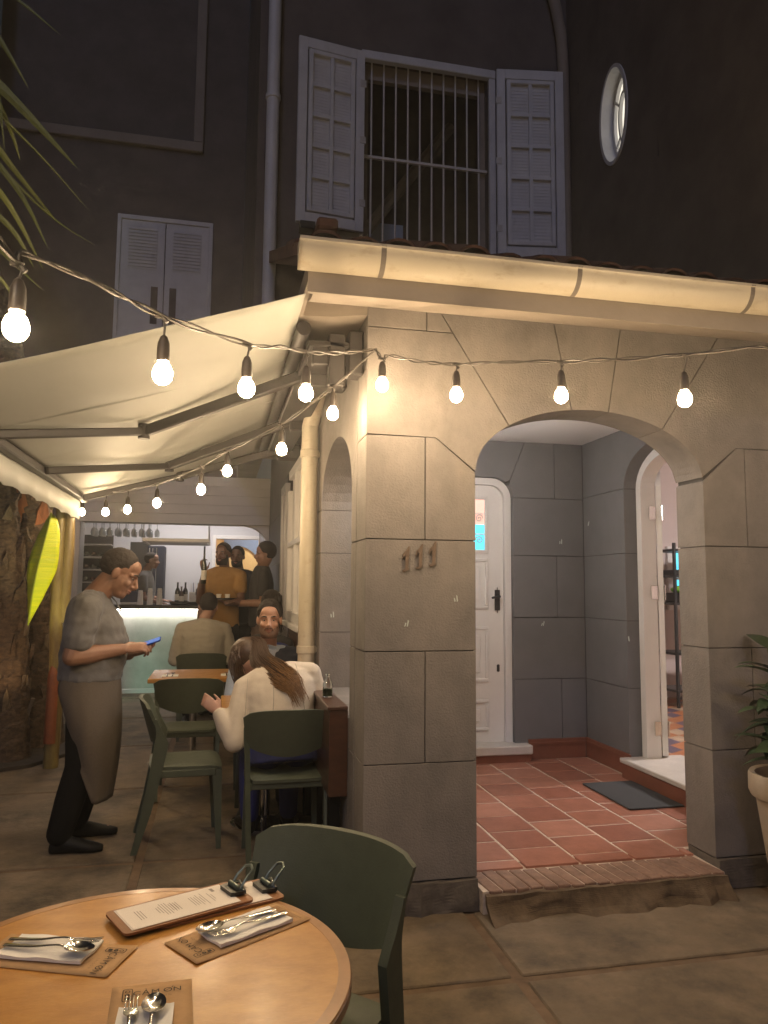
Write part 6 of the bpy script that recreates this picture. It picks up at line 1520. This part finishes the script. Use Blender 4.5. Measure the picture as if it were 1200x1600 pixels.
for sd_ in ('R', 'L'): capsule(b, [tor[5][0].lerp(D['arms'][sd_][0], .3), D['arms'][sd_][0].lerp(tor[5][0], .12)], [.085, .084])
me = remesh(b, .011, 3, .5)
o = wobj('gilet', None, 'cloth_navy', man_b, None, me)
b = bm_(); p0 = tor[6][0]; fd = D['fd']
prism(b, [(-.05, .06), (.05, .06), (.014, -.20), (-.014, -.20)], -.03, .006); b.transform(frame_m(tor[5][0]+fd*.135+Zv*.02, fd, Zv)); wobj('shirt_front', b, 'cloth_lightblue', man_b)
for sg in (-1, 1):
    b = bm_(); prism(b, [(0, .045), (sg*.06, .03), (sg*.05, -.02), (sg*.012, -.045)], -.003, .004); b.transform(frame_m(tor[6][0]+fd*.085+Zv*.01, fd, Zv)); wobj('shirt_collar', b, 'cloth_lightblue', man_b)
# ---------------------------------------------------------------- man in a pale grey sweater, from behind
D = seated((-.125, 7.98, 0), V(.03, 1, 0), .47, lean=R(8), k=1.22, tall=1.14); T, s, f = D['T'], D['s'], D['fd']
D.update(hd=atY(326, 948, 8.1), hf=V(.12, 1, -.12), hs=1.12, vox=.012, bvox=.010, arms={'R': (T(.43, 0, .22), T(.16, .06, .285), T(.18, .30, .16), (V(-.3, 1, 0), Zv, V(-1, 0, 0))), 'L': (T(.43, 0, -.22), T(.16, .06, -.285), T(.18, .30, -.16), (V(.3, 1, 0), Zv, V(1, 0, 0)))},
    skin='skin_fair', top='cloth_heather', top_name='sweater', sleeve=1.9, trousers='cloth_black', hairm='hair_dark', hairk=dict(thick=.007, front=.07, side=.01, back=-.055), wrinkle=.007, shirt_inf=.016)
person('person', 'man in a pale grey sweater sitting with his back to the camera', D)
# man in black opposite him
D = seated((-.16, 8.98, 0), V(0, -1, 0), .47, lean=R(6), k=1.0); T, s = D['T'], D['s']
D.update(hd=atY(318, 932, 8.85), hf=V(.15, -1, -.2), vox=.014, bvox=.011, arms={'R': (T(.43, 0, .19), T(.2, .14, .24), T(.32, .34, .05), (V(.1, -.7, .6), Zv, V(1, 0, 0))), 'L': (T(.43, 0, -.19), T(.2, .12, -.24), T(.22, .34, -.12), (V(0, -1, 0), Zv, V(-1, 0, 0)))},
    skin='skin_tan', top='cloth_charcoal', sleeve=1.5, trousers='cloth_black', hairm='hair_dark', hairk=dict(thick=.012))
person('person', 'man in dark clothes facing the camera behind the man in the pale sweater', D)
# woman with dark hair behind the bearded man
D = seated((.44, 6.72, 0), V(.05, 1, 0), .47, lean=R(6), k=.92, tall=.98); T, s = D['T'], D['s']
D.update(hd=atY(424, 946, 6.85), hf=V(-.1, 1, -.1), vox=.013, bvox=.011, arms={'R': (T(.43, 0, .17), T(.18, .1, .21), T(.2, .32, .10), (V(0, 1, 0), Zv, V(-1, 0, 0))), 'L': (T(.43, 0, -.17), T(.18, .1, -.21), T(.2, .32, -.10), (V(0, 1, 0), Zv, V(1, 0, 0)))},
    skin='skin_tan', top='cloth_charcoal', sleeve=1.9, trousers='cloth_black', hairm='hair_dark', hairk=dict(thick=.02, back=-.12, side=-.05), face=False)
wb, _ = person('person', 'dark haired woman sitting behind the bearded man, back turned', D)
b = bm_(); rnd = random.Random(9)
for i in range(60):
    a = R(rnd.uniform(-100, 100)); r0 = D['H'] @ V(math.sin(a)*.085, -.012-math.cos(a)*.105, .03+rnd.uniform(-.04, .06)); tube(b, spl([r0, r0+V(rnd.uniform(-.02, .02), -.02, -.10), r0+V(rnd.uniform(-.03, .03), -.03, -.24)], 4), lin([.009, .008, .002], 4), 5)
wobj('long_hair', b, 'hair_dark', wb, 60)
# ---------------------------------------------------------------- staff standing by the doorway, on its low landing
b = bm_(); bbox(b, -.22, .66, 8.1, 9.6, .003, .13, .01)
struct('door_landing', b, 'slab')
LZ = .1305
D = standing((.07, 8.45, LZ), V(-.35, -.94, 0), 1.86, 1.02); T, s = D['T'], D['s']
D.update(hd=atY(349, 866, 8.40), hf=V(-.5, -1, -.05), vox=.012, bvox=.009, arms={'R': (T(1.38, 0, .19), T(1.12, .06, .25), atY(319, 893, 8.05), (V(-.2, -.2, 1), V(-.5, -.8, 0), V(1, 0, 0), dict(curl=1.1))), 'L': (T(1.38, 0, -.19), T(1.12, .12, -.24), T(1.10, .34, -.16), (V(.4, -1, 0), -Zv, V(1, 0, 0), dict(curl=.3)))},
    skin='skin_brown', top='cloth_mustard', sleeve=.55, trousers='cloth_black', hairm='hair_dark', hairk=dict(thick=.006, front=.075, side=.02), beard='hair_dark', wrinkle=.006)
ym, _ = person('person', 'bearded man in a mustard T-shirt standing and holding up a bottle', D)
hp = atY(318, 888, 8.03)
t = thing('bottle', 'slim dark bottle held upright by the man in the mustard T-shirt', 'bottle', (hp.x+.005, hp.y-.01, hp.z-.16))
b = bm_(); lathe(b, [(.024, 0), (.026, .005), (.026, .20), (.010, .26), (.009, .38), (.011, .385), (.004, .39)], 12); obj('glass_body', b, 'bottle_dark', t, 40)
b = bm_(); lathe(b, [(.0268, .04), (.0268, .14)], 12, closed=True); obj('paper_label', b, 'bottle_label', t, 40)
D = standing((.245, 9.15, LZ), V(-.15, -1, 0), 1.85, 1.0); T, s = D['T'], D['s']
D.update(hd=atY(371, 870, 9.10), hf=V(-.25, -1, -.1), vox=.014, bvox=.010, arms={'R': (T(1.38, 0, .19), T(1.12, .02, .22), T(.9, .12, .2), (V(0, -.3, -1), V(-1, 0, 0), V(0, -1, 0))), 'L': (T(1.38, 0, -.19), T(1.12, .02, -.23), T(.9, .12, -.2), (V(0, -.3, -1), V(1, 0, 0), V(0, -1, 0)))},
    skin='skin_brown', top='cloth_charcoal', sleeve=.55, trousers='cloth_black', hairm='hair_dark', hairk=dict(thick=.007), beard='hair_dark')
person('person', 'man in a black T-shirt standing between two men by the lit doorway', D)
D = standing((.47, 8.30, LZ), V(-.9, -.05, 0), 1.87, 1.02); T, s = D['T'], D['s']
D.update(hd=atY(415, 866, 8.25), hf=V(-1, .1, -.05), vox=.012, bvox=.009, arms={'R': (T(1.38, 0, .19), T(1.10, -.02, .22), T(1.08, .30, .10), (V(-1, 0, .1), -Zv, V(0, -1, 0), dict(curl=.3))), 'L': (T(1.38, 0, -.19), T(1.10, .0, -.20), T(1.10, .30, -.04), (V(-1, 0, .1), -Zv, V(0, 1, 0), dict(curl=.3)))},
    skin='skin_tan', top='cloth_charcoal', sleeve=.6, trousers='cloth_taupe', hairm='hair_dark', hairk=dict(thick=.014, top=.008))
rm, _ = person('person', 'man in a dark T-shirt seen in profile holding out a tray', D)
tp = D['T'](1.085, .42, .03)+Zv*.05
b = bm_(); lathe(b, [(.15, 0), (.165, .006), (.172, .02), (.166, .02), (.158, .009), (.01, .008)], 24, (tp.x+.02, tp.y, tp.z)); one('serving_tray', b, 'black_plastic', 'round dark tray held between the mustard shirted man and the man in profile', 'tray', None, 40)
for k, (dx, dy) in enumerate(((-.05, -.02), (.04, -.05))):
    b = bm_(); lathe(b, [(.022, .0), (.028, .05), (.026, .05), (.02, .004)], 12, (tp.x+.02+dx, tp.y+dy, tp.z+.0095)); one('small_cup', b, 'paper_cup', ('white cup on the left of the held dark tray', 'white cup on the right of the held dark tray')[k], 'cup', 'cups on the held tray', 40)
# ---------------------------------------------------------------- barman behind the counter
D = standing((-1.06, 11.95, .135), V(1, -.15, 0), 1.87, 1.0); T, s = D['T'], D['s']
D.update(hd=atY(237, 876, 11.95), hf=V(1, -.15, -.05), vox=.014, bvox=.010, arms={'R': (T(1.38, 0, .19), T(1.10, .02, .22), T(1.02, .26, .14), (V(1, 0, -.1), Zv, V(0, 1, 0))), 'L': (T(1.38, 0, -.19), T(1.10, .0, -.22), T(1.05, .26, -.1), (V(1, 0, 0), Zv, V(0, -1, 0)))},
    skin='skin_tan', top='cloth_grey', sleeve=.6, trousers='cloth_black', hairm='hair_dark', hairk=dict(thick=.007, front=.075, side=.02))
bm_man, _ = person('person', 'barman in a dark grey shirt standing in profile behind the bar counter', D)
b = bm_(); bbox(b, -1.7, -.1, 11.62, 12.6, .002, .134, .01); struct('bar_duckboard', b, 'ledge_wood')
# ================================================================= thin scattering volume added to imitate lens veil and glow round the lamps
hm = bpy.data.materials.new('lens_veil'); hm.use_nodes = True; nt = hm.node_tree; nt.nodes.clear()
ou = nt.nodes.new('ShaderNodeOutputMaterial'); vp = nt.nodes.new('ShaderNodeVolumePrincipled')
vp.inputs['Density'].default_value = .0065; vp.inputs['Anisotropy'].default_value = .72; vp.inputs['Color'].default_value = (.95, .95, .95, 1)
nt.links.new(vp.outputs[0], ou.inputs['Volume'])
b = bm_(); box(b, -42, 42, -42, 62, -1.3, 13.6); o = obj('lens_veil', b, hm); o['kind'] = 'stuff'
